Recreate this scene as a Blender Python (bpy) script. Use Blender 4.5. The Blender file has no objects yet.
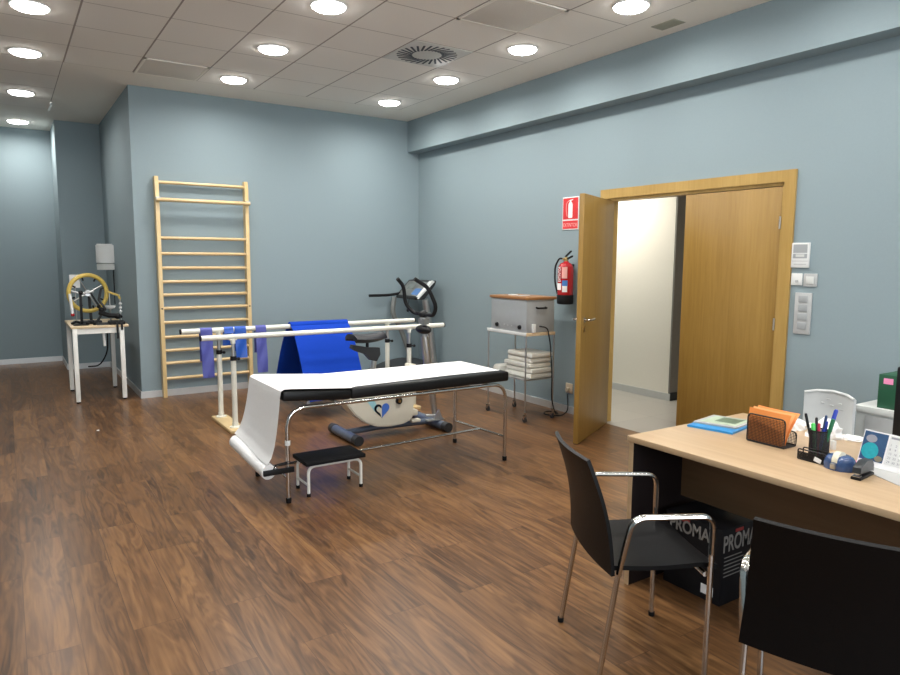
import bpy, bmesh, math, random
from mathutils import Vector, Matrix
random.seed(7)
C = bpy.context.scene.collection
PI = math.pi

# ------------------------------------------------------------------ materials
def nt(name):
    m = bpy.data.materials.new(name); m.use_nodes = True
    t = m.node_tree; b = t.nodes['Principled BSDF']
    return m, t, b
def col(c): return (c[0], c[1], c[2], 1)
def mat(name, c, rough=.5, metal=0, var=.08, scale=20, bump=0, alpha=1, coat=0, stretch=(1,1,1), spec=.5, sheen=0):
    m, t, b = nt(name); N = t.nodes; L = t.links
    tc = N.new('ShaderNodeTexCoord'); mp = N.new('ShaderNodeMapping'); mp.inputs['Scale'].default_value = stretch
    nz = N.new('ShaderNodeTexNoise'); nz.inputs['Scale'].default_value = scale; nz.inputs['Detail'].default_value = 4
    mx = N.new('ShaderNodeMix'); mx.data_type = 'RGBA'
    L.new(tc.outputs['Object'], mp.inputs['Vector']); L.new(mp.outputs['Vector'], nz.inputs['Vector'])
    mx.inputs[6].default_value = col([max(0, v*(1-var)) for v in c]); mx.inputs[7].default_value = col([min(1, v*(1+var)) for v in c])
    L.new(nz.outputs['Fac'], mx.inputs[0]); L.new(mx.outputs[2], b.inputs['Base Color'])
    b.inputs['Roughness'].default_value = rough; b.inputs['Metallic'].default_value = metal
    b.inputs['Specular IOR Level'].default_value = spec
    if alpha < 1: b.inputs['Alpha'].default_value = alpha
    if coat: b.inputs['Coat Weight'].default_value = coat
    if sheen: b.inputs['Sheen Weight'].default_value = sheen
    if bump:
        bp = N.new('ShaderNodeBump'); bp.inputs['Strength'].default_value = bump; bp.inputs['Distance'].default_value = .002
        L.new(nz.outputs['Fac'], bp.inputs['Height']); L.new(bp.outputs['Normal'], b.inputs['Normal'])
    return m
def wood(name, c1, c2, axis='z', rough=.4, sc=9, coat=0):
    m, t, b = nt(name); N = t.nodes; L = t.links
    tc = N.new('ShaderNodeTexCoord'); mp = N.new('ShaderNodeMapping')
    s = [1, 1, 1]; s['xyz'.index(axis)] = .06; mp.inputs['Scale'].default_value = s
    nz = N.new('ShaderNodeTexNoise'); nz.inputs['Scale'].default_value = sc*6; nz.inputs['Detail'].default_value = 5; nz.inputs['Distortion'].default_value = .6
    n2 = N.new('ShaderNodeTexNoise'); n2.inputs['Scale'].default_value = sc*.7; n2.inputs['Detail'].default_value = 2
    ad = N.new('ShaderNodeMath'); ad.operation = 'ADD'; hf = N.new('ShaderNodeMath'); hf.operation = 'MULTIPLY'; hf.inputs[1].default_value = .5
    cr = N.new('ShaderNodeValToRGB'); cr.color_ramp.elements[0].position = .35; cr.color_ramp.elements[1].position = .66
    cr.color_ramp.elements[0].color = col(c1); cr.color_ramp.elements[1].color = col(c2)
    L.new(tc.outputs['Object'], mp.inputs['Vector'])
    for n in (nz, n2): L.new(mp.outputs['Vector'], n.inputs['Vector'])
    L.new(nz.outputs['Fac'], ad.inputs[0]); L.new(n2.outputs['Fac'], ad.inputs[1]); L.new(ad.outputs[0], hf.inputs[0])
    L.new(hf.outputs[0], cr.inputs['Fac']); L.new(cr.outputs['Color'], b.inputs['Base Color'])
    b.inputs['Roughness'].default_value = rough
    if coat: b.inputs['Coat Weight'].default_value = coat; b.inputs['Coat Roughness'].default_value = .2
    return m
def floor_mat():
    m, t, b = nt('laminate floor'); N = t.nodes; L = t.links
    g = N.new('ShaderNodeNewGeometry'); sp = N.new('ShaderNodeSeparateXYZ'); cb = N.new('ShaderNodeCombineXYZ')
    L.new(g.outputs['Position'], sp.inputs[0]); L.new(sp.outputs['Y'], cb.inputs['X']); L.new(sp.outputs['X'], cb.inputs['Y'])
    br = N.new('ShaderNodeTexBrick'); br.offset = .37; br.offset_frequency = 2; br.squash = 1
    for k, v in (('Scale', 1), ('Mortar Size', .0013), ('Mortar Smooth', .1), ('Bias', 0), ('Brick Width', 1.28), ('Row Height', .192)): br.inputs[k].default_value = v
    br.inputs['Color1'].default_value = (0, 0, 0, 1); br.inputs['Color2'].default_value = (1, 1, 1, 1); br.inputs['Mortar'].default_value = (.5, .5, .5, 1)
    L.new(cb.outputs[0], br.inputs['Vector'])
    tone = N.new('ShaderNodeSeparateColor'); L.new(br.outputs['Color'], tone.inputs[0])
    # grain coordinates, shifted plank by plank
    sh = N.new('ShaderNodeMath'); sh.operation = 'MULTIPLY'; sh.inputs[1].default_value = 37
    L.new(tone.outputs[0], sh.inputs[0])
    c2 = N.new('ShaderNodeCombineXYZ'); L.new(sh.outputs[0], c2.inputs['X']); L.new(sh.outputs[0], c2.inputs['Z'])
    va = N.new('ShaderNodeVectorMath'); va.operation = 'ADD'; L.new(g.outputs['Position'], va.inputs[0]); L.new(c2.outputs[0], va.inputs[1])
    mp = N.new('ShaderNodeMapping'); mp.inputs['Scale'].default_value = (8, 1.1, 1); L.new(va.outputs[0], mp.inputs['Vector'])
    n1 = N.new('ShaderNodeTexNoise'); n1.inputs['Scale'].default_value = 1; n1.inputs['Detail'].default_value = 3; n1.inputs['Distortion'].default_value = 1.4
    L.new(mp.outputs[0], n1.inputs['Vector'])
    mp2 = N.new('ShaderNodeMapping'); mp2.inputs['Scale'].default_value = (55, 2.6, 1); L.new(va.outputs[0], mp2.inputs['Vector'])
    n2 = N.new('ShaderNodeTexNoise'); n2.inputs['Scale'].default_value = 1; n2.inputs['Detail'].default_value = 4; L.new(mp2.outputs[0], n2.inputs['Vector'])
    # rings out of n1
    rg = N.new('ShaderNodeMath'); rg.operation = 'MULTIPLY'; rg.inputs[1].default_value = 34; L.new(n1.outputs['Fac'], rg.inputs[0])
    sn = N.new('ShaderNodeMath'); sn.operation = 'SINE'; L.new(rg.outputs[0], sn.inputs[0])
    def mul(a, k, add=0):
        q = N.new('ShaderNodeMath'); q.operation = 'MULTIPLY_ADD'; q.inputs[1].default_value = k; q.inputs[2].default_value = add; L.new(a, q.inputs[0]); return q.outputs[0]
    def add(a, c):
        q = N.new('ShaderNodeMath'); q.operation = 'ADD'; L.new(a, q.inputs[0]); L.new(c, q.inputs[1]); return q.outputs[0]
    v = add(add(mul(sn.outputs[0], .075), mul(n2.outputs['Fac'], .60, -.01)), add(mul(tone.outputs[0], .17, .0), mul(n1.outputs['Fac'], .5, -.25)))
    cr = N.new('ShaderNodeValToRGB'); e = cr.color_ramp.elements
    e[0].position = .1; e[0].color = (.040, .018, .008, 1); e[1].position = .85; e[1].color = (.32, .168, .066, 1)
    k = e.new(.45); k.color = (.165, .080, .032, 1)
    L.new(v, cr.inputs['Fac'])
    mx = N.new('ShaderNodeMix'); mx.data_type = 'RGBA'; mx.inputs[7].default_value = (.05, .025, .015, 1)
    L.new(mul(br.outputs['Fac'], .7), mx.inputs[0]); L.new(cr.outputs['Color'], mx.inputs[6]); L.new(mx.outputs[2], b.inputs['Base Color'])
    L.new(mul(n2.outputs['Fac'], .16, .24), b.inputs['Roughness'])
    b.inputs['Specular IOR Level'].default_value = .28
    bp = N.new('ShaderNodeBump'); bp.inputs['Strength'].default_value = .25; bp.inputs['Distance'].default_value = .001
    L.new(n2.outputs['Fac'], bp.inputs['Height']); L.new(bp.outputs[0], b.inputs['Normal'])
    return m
def ceil_mat():
    m, t, b = nt('ceiling tiles'); N = t.nodes; L = t.links
    g = N.new('ShaderNodeNewGeometry'); sp = N.new('ShaderNodeSeparateXYZ'); L.new(g.outputs['Position'], sp.inputs[0])
    def line(out, off, per, w):
        a = N.new('ShaderNodeMath'); a.operation = 'SUBTRACT'; a.inputs[1].default_value = off; L.new(out, a.inputs[0])
        d = N.new('ShaderNodeMath'); d.operation = 'DIVIDE'; d.inputs[1].default_value = per; L.new(a.outputs[0], d.inputs[0])
        f = N.new('ShaderNodeMath'); f.operation = 'PINGPONG'; f.inputs[1].default_value = .5; L.new(d.outputs[0], f.inputs[0])
        c = N.new('ShaderNodeMath'); c.operation = 'LESS_THAN'; c.inputs[1].default_value = w/per; L.new(f.outputs[0], c.inputs[0]); return c.outputs[0]
    lx = line(sp.outputs['X'], -.611, .6, .007); ly = line(sp.outputs['Y'], -.562, .612, .005)
    hy = N.new('ShaderNodeMath'); hy.operation = 'MULTIPLY'; hy.inputs[1].default_value = .75; L.new(ly, hy.inputs[0])
    mxx = N.new('ShaderNodeMath'); mxx.operation = 'MAXIMUM'; L.new(lx, mxx.inputs[0]); L.new(hy.outputs[0], mxx.inputs[1])
    vo = N.new('ShaderNodeTexNoise'); vo.inputs['Scale'].default_value = 120; L.new(g.outputs['Position'], vo.inputs['Vector'])
    m1 = N.new('ShaderNodeMix'); m1.data_type = 'RGBA'; m1.inputs[6].default_value = (.79, .75, .69, 1); m1.inputs[7].default_value = (.89, .85, .79, 1); L.new(vo.outputs['Fac'], m1.inputs[0])
    m2 = N.new('ShaderNodeMix'); m2.data_type = 'RGBA'; L.new(mxx.outputs[0], m2.inputs[0]); L.new(m1.outputs[2], m2.inputs[6]); m2.inputs[7].default_value = (.32, .28, .25, 1)
    L.new(m2.outputs[2], b.inputs['Base Color']); b.inputs['Roughness'].default_value = .9
    return m
def emis(name, c, s):
    m, t, b = nt(name); b.inputs['Base Color'].default_value = col(c); b.inputs['Emission Color'].default_value = col(c); b.inputs['Emission Strength'].default_value = s
    nz = t.nodes.new('ShaderNodeTexNoise'); nz.inputs['Scale'].default_value = 8
    mr = t.nodes.new('ShaderNodeMapRange'); mr.inputs['To Min'].default_value = s*.97; mr.inputs['To Max'].default_value = s*1.03
    t.links.new(nz.outputs['Fac'], mr.inputs['Value']); t.links.new(mr.outputs[0], b.inputs['Emission Strength'])
    return m
def stone_tile():
    m, t, b = nt('corridor floor tiles'); N = t.nodes; L = t.links
    g = N.new('ShaderNodeNewGeometry'); br = N.new('ShaderNodeTexBrick'); br.offset = 0
    for k, v in (('Scale', 1), ('Mortar Size', .002), ('Brick Width', .6), ('Row Height', .6)): br.inputs[k].default_value = v
    br.inputs['Color1'].default_value = (.40, .38, .35, 1); br.inputs['Color2'].default_value = (.44, .42, .38, 1); br.inputs['Mortar'].default_value = (.25, .24, .22, 1)
    L.new(g.outputs['Position'], br.inputs['Vector']); L.new(br.outputs['Color'], b.inputs['Base Color']); b.inputs['Roughness'].default_value = .3
    return m

M = dict(
    wall=mat('blue grey wall paint', (.243, .312, .338), .75, var=.03, scale=60, bump=.15),
    cream=mat('cream corridor paint', (.84, .80, .72), .7, var=.02, scale=50),
    plaster=mat('ceiling plaster', (.82, .78, .71), .9, var=.02, scale=40),
    base=mat('satin grey skirting', (.62, .63, .63), .35, .35, var=.05),
    oak=wood('oak veneer', (.255, .145, .030), (.335, .20, .050), 'z', .38, 8),
    oakx=wood('oak casing', (.37, .23, .062), (.46, .30, .095), 'z', .38, 8),
    beech=wood('varnished beech', (.62, .44, .21), (.72, .54, .29), 'x', .35, 9, .3),
    beechz=wood('varnished beech upright', (.60, .42, .18), (.70, .52, .26), 'z', .35, 9, .3),
    plank=wood('beech plank', (.62, .45, .22), (.72, .55, .30), 'y', .5, 6),
    desk=wood('light oak desk laminate', (.42, .29, .17), (.52, .37, .225), 'y', .35, 5),
    deskdark=mat('dark desk side', (.012, .008, .008), .5, spec=.2),
    modesty=wood('brown modesty board', (.13, .075, .035), (.17, .10, .05), 'y', .5, 5),
    tabletop=wood('beech table top', (.62, .46, .28), (.72, .56, .36), 'y', .4, 6),
    chrome=mat('chrome', (.62, .61, .59), .16, 1, var=.03),
    steel=mat('brushed steel', (.55, .55, .54), .35, 1, var=.05, stretch=(1, 1, 12)),
    whitepaint=mat('white enamel', (.80, .79, .74), .3, var=.03),
    tubewhite=mat('cream white tube', (.78, .78, .70), .35, var=.03),
    white=mat('white plastic', (.72, .73, .72), .35, var=.03),
    grayplastic=mat('grey plastic', (.45, .46, .46), .4),
    lightgray=mat('light grey cabinet metal', (.60, .62, .60), .4, var=.03),
    gray=mat('grey enamel', (.34, .36, .37), .4, var=.05),
    darkgray=mat('dark grey plastic', (.030, .032, .035), .45, spec=.35),
    midgray=mat('treadmill grey', (.20, .21, .20), .4, .3),
    black=mat('black plastic', (.007, .007, .008), .45, spec=.25),
    rubber=mat('black rubber', (.007, .007, .008), .7, spec=.2),
    vinyl=mat('black vinyl', (.006, .006, .006), .4, spec=.25, bump=.3, scale=90),
    chairblack=mat('black chair shell', (.004, .004, .0045), .45, spec=.16, bump=.2, scale=120),
    mesh=mat('black mesh metal', (.02, .018, .018), .5, .3),
    paper=mat('couch paper', (.86, .86, .86), .8, var=.02, bump=.6, scale=35),
    sheet=mat('white paper', (.88, .88, .88), .7, var=.02),
    plasticbag=mat('white wrapped textile', (.74, .73, .66), .35, var=.05, bump=.8, scale=25, coat=.3),
    blue=mat('blue foam mat', (.004, .045, .40), .8, spec=.15, var=.1, bump=.3, scale=140),
    chairwhite=mat('off white chair plastic', (.58, .60, .60), .4, var=.03),
    duller=mat('off white paper', (.40, .40, .39), .7, var=.04),
    stapler=mat('dark stapler metal', (.035, .037, .04), .3, .3),
    saddle=mat('black saddle vinyl', (.010, .011, .015), .45, spec=.25),
    band1=mat('violet blue rubber band', (.085, .10, .40), .5, var=.12, scale=14, alpha=.93),
    band2=mat('bright blue rubber band', (.015, .09, .46), .45, var=.15, scale=18),
    cream2=mat('cream bike plastic', (.74, .70, .58), .35, var=.03),
    bluetube=mat('slate blue metal tube', (.13, .16, .22), .35, .4),
    navy=mat('navy print', (.02, .05, .14), .5), logoblue=mat('blue print', (.06, .17, .60), .5), teal=mat('pale teal print', (.35, .66, .72), .5),
    lcd=mat('blue display', (.10, .22, .50), .25), lcdgray=mat('grey display', (.16, .18, .17), .25),
    red=mat('red enamel', (.42, .008, .014), .25, coat=.5), signred=mat('sign red', (.62, .03, .035), .45),
    labelblue=mat('blue label', (.06, .22, .62), .4), pinkred=mat('pale red print', (.85, .45, .42), .5),
    orange=mat('orange card', (.80, .27, .06), .55, var=.05), orangein=mat('orange card inner', (.90, .42, .15), .6),
    yellow=mat('yellow varnished wood', (.62, .45, .10), .35, var=.12, scale=12),
    green=mat('green ink cap', (.08, .62, .12), .35), redpen=mat('red pen', (.45, .02, .06), .35), bluepen=mat('blue pen', (.03, .06, .42), .35), dgreen=mat('dark green', (.015, .14, .06), .4),
    boxgreen=mat('dark green card box', (.012, .085, .04), .5), pink=mat('pink sticky note', (.90, .30, .52), .6),
    tapeblue=mat('blue translucent plastic', (.04, .085, .22), .25, var=.2, coat=.4), tape=mat('tape roll', (.70, .66, .52), .4),
    sky=mat('sky blue cover', (.02, .25, .58), .35), brochure=mat('pale green brochure', (.40, .50, .38), .4, var=.3, scale=30), photo=mat('dark green photo print', (.10, .17, .12), .35, var=.5, scale=40),
    tealprint=mat('teal picture', (.02, .36, .42), .4, var=.25, scale=60), darkblue=mat('dark blue picture', (.03, .08, .18), .4, var=.4, scale=25), grayprint=mat('grey print', (.30, .30, .34), .5), tan=mat('brown print', (.22, .20, .14), .5, var=.4),
    carton=mat('black printed carton', (.010, .010, .012), .5, spec=.2), cartontext=mat('grey lettering', (.26, .25, .235), .5), cartonred=mat('red print', (.30, .03, .03), .5),
    brass=mat('brass', (.60, .42, .18), .3, 1), skin=mat('beige plastic', (.62, .52, .38), .5),
    lamp=emis('lamp diffuser', (1, .985, .95), 40.0), ring=mat('white lamp trim', (.85, .85, .83), .4),
    corr_floor=stone_tile(), dark=mat('shaded corridor wall', (.20, .185, .165), .6), vent=mat('vent dark slot', (.03, .035, .05), .6), ventw=mat('vent white metal', (.58, .57, .53), .5),  # corridor return: its shade is put into this darker wall colour
    grille=mat('perforated ceiling panel', (.66, .62, .56), .8, var=.25, scale=300), patch=mat('olive grey vent cover', (.34, .34, .27), .6),
)
M['lidwood'] = wood('varnished brown lid', (.26, .115, .04), (.34, .165, .06), 'y', .35, 8)
M['floor'] = floor_mat(); M['ceil'] = ceil_mat()

# ------------------------------------------------------------------ geometry helpers
def frame(d):
    d = d.normalized(); a = Vector((0, 0, 1)) if abs(d.z) < .9 else Vector((1, 0, 0))
    u = a.cross(d).normalized(); return u, d.cross(u).normalized()
def fillet(pts, r, n=6):
    P = [Vector(q) for q in pts]; out = [P[0]]
    for i in range(1, len(P)-1):
        a, b, c = P[i-1], P[i], P[i+1]; u = a-b; w = c-b
        k = min(r, u.length*.49, w.length*.49); s = b+u.normalized()*k; e = b+w.normalized()*k
        for j in range(n+1):
            t = j/n; out.append(s*(1-t)**2+b*2*t*(1-t)+e*t*t)
    out.append(P[-1]); return out
class MB:
    def __init__(s): s.bm = bmesh.new()
    def box(s, a, b, bev=0, seg=2):
        x0, y0, z0 = [min(p, q) for p, q in zip(a, b)]; x1, y1, z1 = [max(p, q) for p, q in zip(a, b)]
        t = bmesh.new(); bmesh.ops.create_cube(t, size=1)
        for v in t.verts: v.co = Vector((x0+(v.co.x+.5)*(x1-x0), y0+(v.co.y+.5)*(y1-y0), z0+(v.co.z+.5)*(z1-z0)))
        if bev: bmesh.ops.bevel(t, geom=t.edges[:], offset=min(bev, .49*min(x1-x0, y1-y0, z1-z0)), segments=seg, affect='EDGES', profile=.5)
        s.merge(t); return s
    def merge(s, t, mtx=None):
        if mtx is not None: t.transform(mtx)
        me = bpy.data.meshes.new('tmp'); t.to_mesh(me); t.free(); s.bm.from_mesh(me); bpy.data.meshes.remove(me)
    def obox(s, c, size, rot, bev=0):          # rotated box: rot = euler xyz
        t = MB(); h = [q/2 for q in size]; t.box([-q for q in h], h, bev)
        mtx = Matrix.Translation(c) @ Matrix.Rotation(rot[2], 4, 'Z') @ Matrix.Rotation(rot[1], 4, 'Y') @ Matrix.Rotation(rot[0], 4, 'X')
        s.merge(t.bm, mtx); return s
    def tube(s, pts, r, seg=12, closed=False, cap=True, flat=1):
        P = [Vector(q) for q in pts]; n = len(P); R = r if isinstance(r, (list, tuple)) else [r]*n
        rings = []; u = None
        for i in range(n):
            if closed: d = (P[(i+1) % n]-P[i-1])
            else: d = P[min(i+1, n-1)]-P[max(i-1, 0)]
            d.normalize()
            if u is None: u, w = frame(d)
            else: u = (u-d*u.dot(d)).normalized(); w = d.cross(u)
            rings.append([s.bm.verts.new(P[i]+(u*math.cos(2*PI*k/seg)+w*math.sin(2*PI*k/seg)*flat)*R[i]) for k in range(seg)])
        m = n if closed else n-1
        for i in range(m):
            a, b = rings[i], rings[(i+1) % n]
            for k in range(seg): s.bm.faces.new((a[k], a[(k+1) % seg], b[(k+1) % seg], b[k]))
        if cap and not closed: s.bm.faces.new(rings[0][::-1]); s.bm.faces.new(rings[-1])
        return s
    def cyl(s, a, b, r, r2=None, seg=16): return s.tube([a, b], [r, r if r2 is None else r2], seg)
    def lathe(s, prof, c, seg=24, axis='z'):
        c = Vector(c); rings = []
        for (r, h) in prof:
            ring = []
            for k in range(seg):
                a = 2*PI*k/seg; p = (r*math.cos(a), r*math.sin(a), h)
                if axis == 'x': p = (h, p[0], p[1])
                if axis == 'y': p = (p[0], h, p[1])
                ring.append(s.bm.verts.new(c+Vector(p)))
            rings.append(ring)
        for a, b in zip(rings, rings[1:]):
            for k in range(seg): s.bm.faces.new((a[k], a[(k+1) % seg], b[(k+1) % seg], b[k]))
        s.bm.faces.new(rings[0][::-1]); s.bm.faces.new(rings[-1]); return s
    def prism(s, poly, vec):                    # poly: 3-D points in a plane, pushed along vec
        vec = Vector(vec); a = [s.bm.verts.new(Vector(q)) for q in poly]; b = [s.bm.verts.new(Vector(q)+vec) for q in poly]; n = len(a)
        s.bm.faces.new(a[::-1]); s.bm.faces.new(b)
        for i in range(n): s.bm.faces.new((a[i], a[(i+1) % n], b[(i+1) % n], b[i]))
        return s
    def grid(s, f, nu, nv, th=0):               # surface f(u,v) with thickness along its normal
        V = [[s.bm.verts.new(Vector(f(i/nu, j/nv))) for j in range(nv+1)] for i in range(nu+1)]
        fs = [s.bm.faces.new((V[i][j], V[i+1][j], V[i+1][j+1], V[i][j+1])) for i in range(nu) for j in range(nv)]
        if th:
            s.bm.normal_update(); bmesh.ops.solidify(s.bm, geom=fs, thickness=th)
        return s
    def ball(s, c, r, sc=(1, 1, 1), seg=14):
        t = bmesh.new(); bmesh.ops.create_uvsphere(t, u_segments=seg, v_segments=seg//2+1, radius=r)
        s.merge(t, Matrix.Translation(c) @ Matrix.Diagonal((*sc, 1))); return s
    def build(s, name, m, parent=None, local=False, sharp=35, bevel=0):
        bm = s.bm
        if parent is not None and not local:
            off = Vector((0, 0, 0)); q = parent
            while q: off += q.location; q = q.parent
            bmesh.ops.translate(bm, vec=-off, verts=bm.verts)
        bmesh.ops.recalc_face_normals(bm, faces=bm.faces)
        for f in bm.faces: f.smooth = True
        for e in bm.edges:
            if len(e.link_faces) != 2 or e.calc_face_angle(0) > math.radians(sharp): e.smooth = False
        me = bpy.data.meshes.new(name); bm.to_mesh(me); bm.free()
        for q in (m if isinstance(m, list) else [m]): me.materials.append(M[q] if isinstance(q, str) else q)
        o = bpy.data.objects.new(name, me); C.objects.link(o)
        if parent is not None: o.parent = parent
        return o
def tag(o, label, cat, group=None, kind=None):
    if label: o['label'] = label
    if cat: o['category'] = cat
    if group: o['group'] = group
    if kind: o['kind'] = kind
    return o
def thing(name, label, cat, loc=(0, 0, 0), rz=0, group=None):
    o = bpy.data.objects.new(name, None); C.objects.link(o); o.empty_display_size = .1
    o.location = loc; o.rotation_euler = (0, 0, rz); return tag(o, label, cat, group)
def struct(name, mb, m, label=None, cat=None):
    o = mb.build(name, m); o['kind'] = 'structure'
    o['label'] = label or name.replace('_', ' '); o['category'] = cat or name.split('_')[0]
    return o
def copy_tree(o, parent=None):
    c = o.copy(); C.objects.link(c)
    if parent is not None: c.parent = parent
    for ch in list(o.children): copy_tree(ch, c)
    return c
def text(name, s, size, origin, xd, yd, m, parent, local=False, align='LEFT', stretch=1, th=.0008, bold=.0):
    cu = bpy.data.curves.new('t', 'FONT'); cu.body = s; cu.size = size; cu.extrude = th; cu.align_x = align; cu.offset = bold
    o = bpy.data.objects.new('t', cu); C.objects.link(o); dg = bpy.context.evaluated_depsgraph_get()
    me = bpy.data.meshes.new_from_object(o.evaluated_get(dg)); bpy.data.objects.remove(o); bpy.data.curves.remove(cu)
    x = Vector(xd).normalized(); y = Vector(yd).normalized(); z = x.cross(y)
    mt = Matrix((x*stretch, y, z)).transposed().to_4x4(); mt.translation = Vector(origin); me.transform(mt)
    b = MB(); b.bm.from_mesh(me); bpy.data.meshes.remove(me)
    return b.build(name, m, parent, local)

# ------------------------------------------------------------------ camera (solved from the photograph's perspective)
Rt = Vector((.83733968, -.54664728, .00624584)); Up = Vector((.05781747, .09991259, .99331496)); Fw = Vector((.54361696, .83138091, -.11526654))
cd = bpy.data.cameras.new('camera'); cam = bpy.data.objects.new('camera', cd); C.objects.link(cam)
mw = Matrix((Rt, Up, -Fw)).transposed().to_4x4(); mw.translation = (-4.7848, -8.1176, 1.5711); cam.matrix_world = mw
cd.sensor_width = 36; cd.lens = 678.8/900*36; cd.clip_start = .02; bpy.context.scene.camera = cam

# ------------------------------------------------------------------ setting
H = 3.384; XL = -3.58; YR = -11.0; XW = -6.6
struct('floor', MB().box((XW-.2, YR-.2, -.1), (0, 3.9, 0)), 'floor', 'brown wood laminate floor', 'floor')
struct('floor_corridor', MB().box((0, -6.2, -.1), (4.2, 1.2, 0)), 'corr_floor', 'pale grey tiled corridor floor beyond the open door', 'floor')
t = MB(); t.box((XW-.2, YR-.2, H), (-.611, -.562, H+.1)); t.box((XW-.2, -.562, H), (-4.211, 1.886, H+.1))
struct('ceiling', t, 'ceil', 'beige grey tiled ceiling', 'ceiling')
t = MB(); t.box((-.611, YR-.2, H), (.3, .3, H+.1)); t.box((-4.211, -.562, H), (-.611, .3, H+.1)); t.box((-4.211, .3, H), (-3.3, 3.9, H+.1)); t.box((XW-.2, 1.886, H), (-4.211, 3.9, H+.1))
struct('ceiling_margin', t, 'plaster', 'smooth plaster margin around the ceiling tiles', 'ceiling')
struct('wall_back', MB().box((XL, 0, 0), (.15, .15, H)), 'wall', 'blue grey back wall behind the wall bars', 'wall')
struct('wall_side', MB().box((XL, .15, 0), (XL+.15, 2.63, H)), 'wall', 'blue grey side wall of the alcove with the soap dispenser', 'wall')
struct('wall_alcove', MB().box((-4.12, 2.63, 0), (XL+.15, 3.75, H)), 'wall', 'dark blue grey wall block at the end of the alcove', 'wall')
struct('wall_far', MB().box((XW, 3.6, 0), (-4.12, 3.75, H)), 'wall', 'blue grey wall at the far left', 'wall')
struct('wall_left', MB().box((XW-.15, YR, 0), (XW, 3.75, H)), 'wall', 'blue grey left wall', 'wall')
t = MB(); t.box((XW-.15, YR-.15, 0), (-5.9, YR, H)); t.box((-1.6, YR-.15, 0), (.15, YR, H)); t.box((-5.9, YR-.15, 0), (-1.6, YR, .9)); t.box((-5.9, YR-.15, 2.7), (-1.6, YR, H))
struct('wall_rear', t, 'wall', 'blue grey rear wall', 'wall')
t = MB(); t.box((0, -3.50, 0), (.10, 0, H)); t.box((0, YR, 0), (.10, -5.25, H)); t.box((0, -5.25, 2.14), (.10, -3.50, H))
struct('wall_right', t, 'wall', 'blue grey right wall with the double door', 'wall')
t = MB()
for x in (-5.9, -4.84, -3.77, -2.70, -1.65): t.box((x, YR-.10, .9), (x+.05, YR-.04, 2.7))
for z in (.9, 2.65): t.box((-5.9, YR-.10, z), (-1.6, YR-.04, z+.05))
struct('added_window_1', t, 'whitepaint', 'added unseen window in the rear wall, put in for ceiling light', 'window')  # made-up window behind the camera, added to let in light for the ceiling
ld = bpy.data.lights.new('ceiling_fill', 'AREA'); ld.shape = 'RECTANGLE'; ld.size = 4.2; ld.size_y = 1.7; ld.energy = 330; ld.color = (.86, .93, 1)  # added fill light outside the made-up window, brightens the ceiling
o = bpy.data.objects.new('ceiling_fill', ld); C.objects.link(o); o.location = (-3.75, YR-.2, 1.8); o.rotation_euler = (math.radians(112), 0, 0)
struct('trim_1', MB().box((-.175, YR, 2.980), (0, 0, H)), 'wall', 'long blue grey boxed beam along the top of the right wall', 'beam')
# skirting
t = MB(); t.box((XL-.012, -.012, 0), (0, 0, .075)); t.box((XL-.012, 0, 0), (XL, 2.63, .075)); struct('baseboard_back', t, 'base', 'light grey skirting of the back wall', 'skirting')
t = MB(); t.box((-4.132, 2.618, 0), (XL-.012, 2.63, .075)); t.box((-4.132, 2.63, 0), (-4.12, 3.588, .075)); t.box((XW, 3.588, 0), (-4.12, 3.6, .075)); struct('baseboard_far', t, 'base', 'light grey skirting of the far walls', 'skirting')
t = MB(); t.box((-.012, -3.41, 0), (0, -.012, .075)); t.box((-.012, YR, 0), (0, -5.33, .075)); struct('baseboard_right', t, 'base', 'light grey skirting of the right wall', 'skirting')
struct('trim_2', MB().box((-4.222, 1.42, H-.012), (-4.195, 1.95, H)), 'whitepaint', 'short white joint strip in the ceiling at the alcove', 'strip')
# corridor
struct('wall_corridor', MB().box((1.385, -3.17, 0), (1.5, 1.2, 2.75)), 'cream', 'cream corridor wall seen through the open door', 'wall')
struct('wall_corridor_return', MB().box((1.387, -3.19, 0), (4.2, -3.165, 2.75)), 'dark', 'return of the corridor wall, its shade put into the colour', 'wall')
struct('wall_corridor_end', MB().box((4.1, -6.2, 0), (4.2, -3.19, 2.75)), 'cream', 'far end wall of the corridor', 'wall')
t = MB(); t.box((.15, 1.1, 0), (1.385, 1.2, 2.75)); t.box((.15, -6.3, 0), (4.2, -6.2, 2.75)); struct('wall_corridor_side', t, 'cream', 'side walls of the corridor', 'wall')
struct('ceiling_corridor', MB().box((.15, -6.2, 2.75), (4.2, 1.2, 2.85)), 'plaster', 'corridor ceiling', 'ceiling')
t = MB(); t.box((1.373, -3.2, 0), (1.385, 1.1, .08)); struct('baseboard_corridor', t, 'base', 'grey skirting of the cream corridor wall', 'skirting')
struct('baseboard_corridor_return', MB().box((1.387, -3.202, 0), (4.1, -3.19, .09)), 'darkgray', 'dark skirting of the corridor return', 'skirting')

# door: casing, fixed leaf, open leaf
t = MB()
for y in (-3.417, -5.327+.085): t.box((-.018, y-.085, 0), (0, y, 2.14))
t.box((-.018, -5.327, 2.14), (0, -3.417, 2.224))
for y in (-3.50, -5.25+.03): t.box((0, y-.03, 0), (.105, y, 2.14))
t.box((0, -5.25, 2.115), (.105, -3.50, 2.14))
dr = struct('door_1', t, 'oakx', 'oak casing of the double door in the right wall', 'door frame')
lf = thing('door_leaf', 'closed oak door leaf on the right of the doorway', 'door', (.004, -5.22, 0), 0, None)
MB().box((.0, 0, .008), (.042, .845, 2.11), .002).build('panel', 'oak', lf, True)
for z in (.3, 1.1, 1.85): MB().cyl((-.006, .004, z-.045), (-.006, .004, z+.045), .007).build('hinge', 'steel', lf, True)
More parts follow.
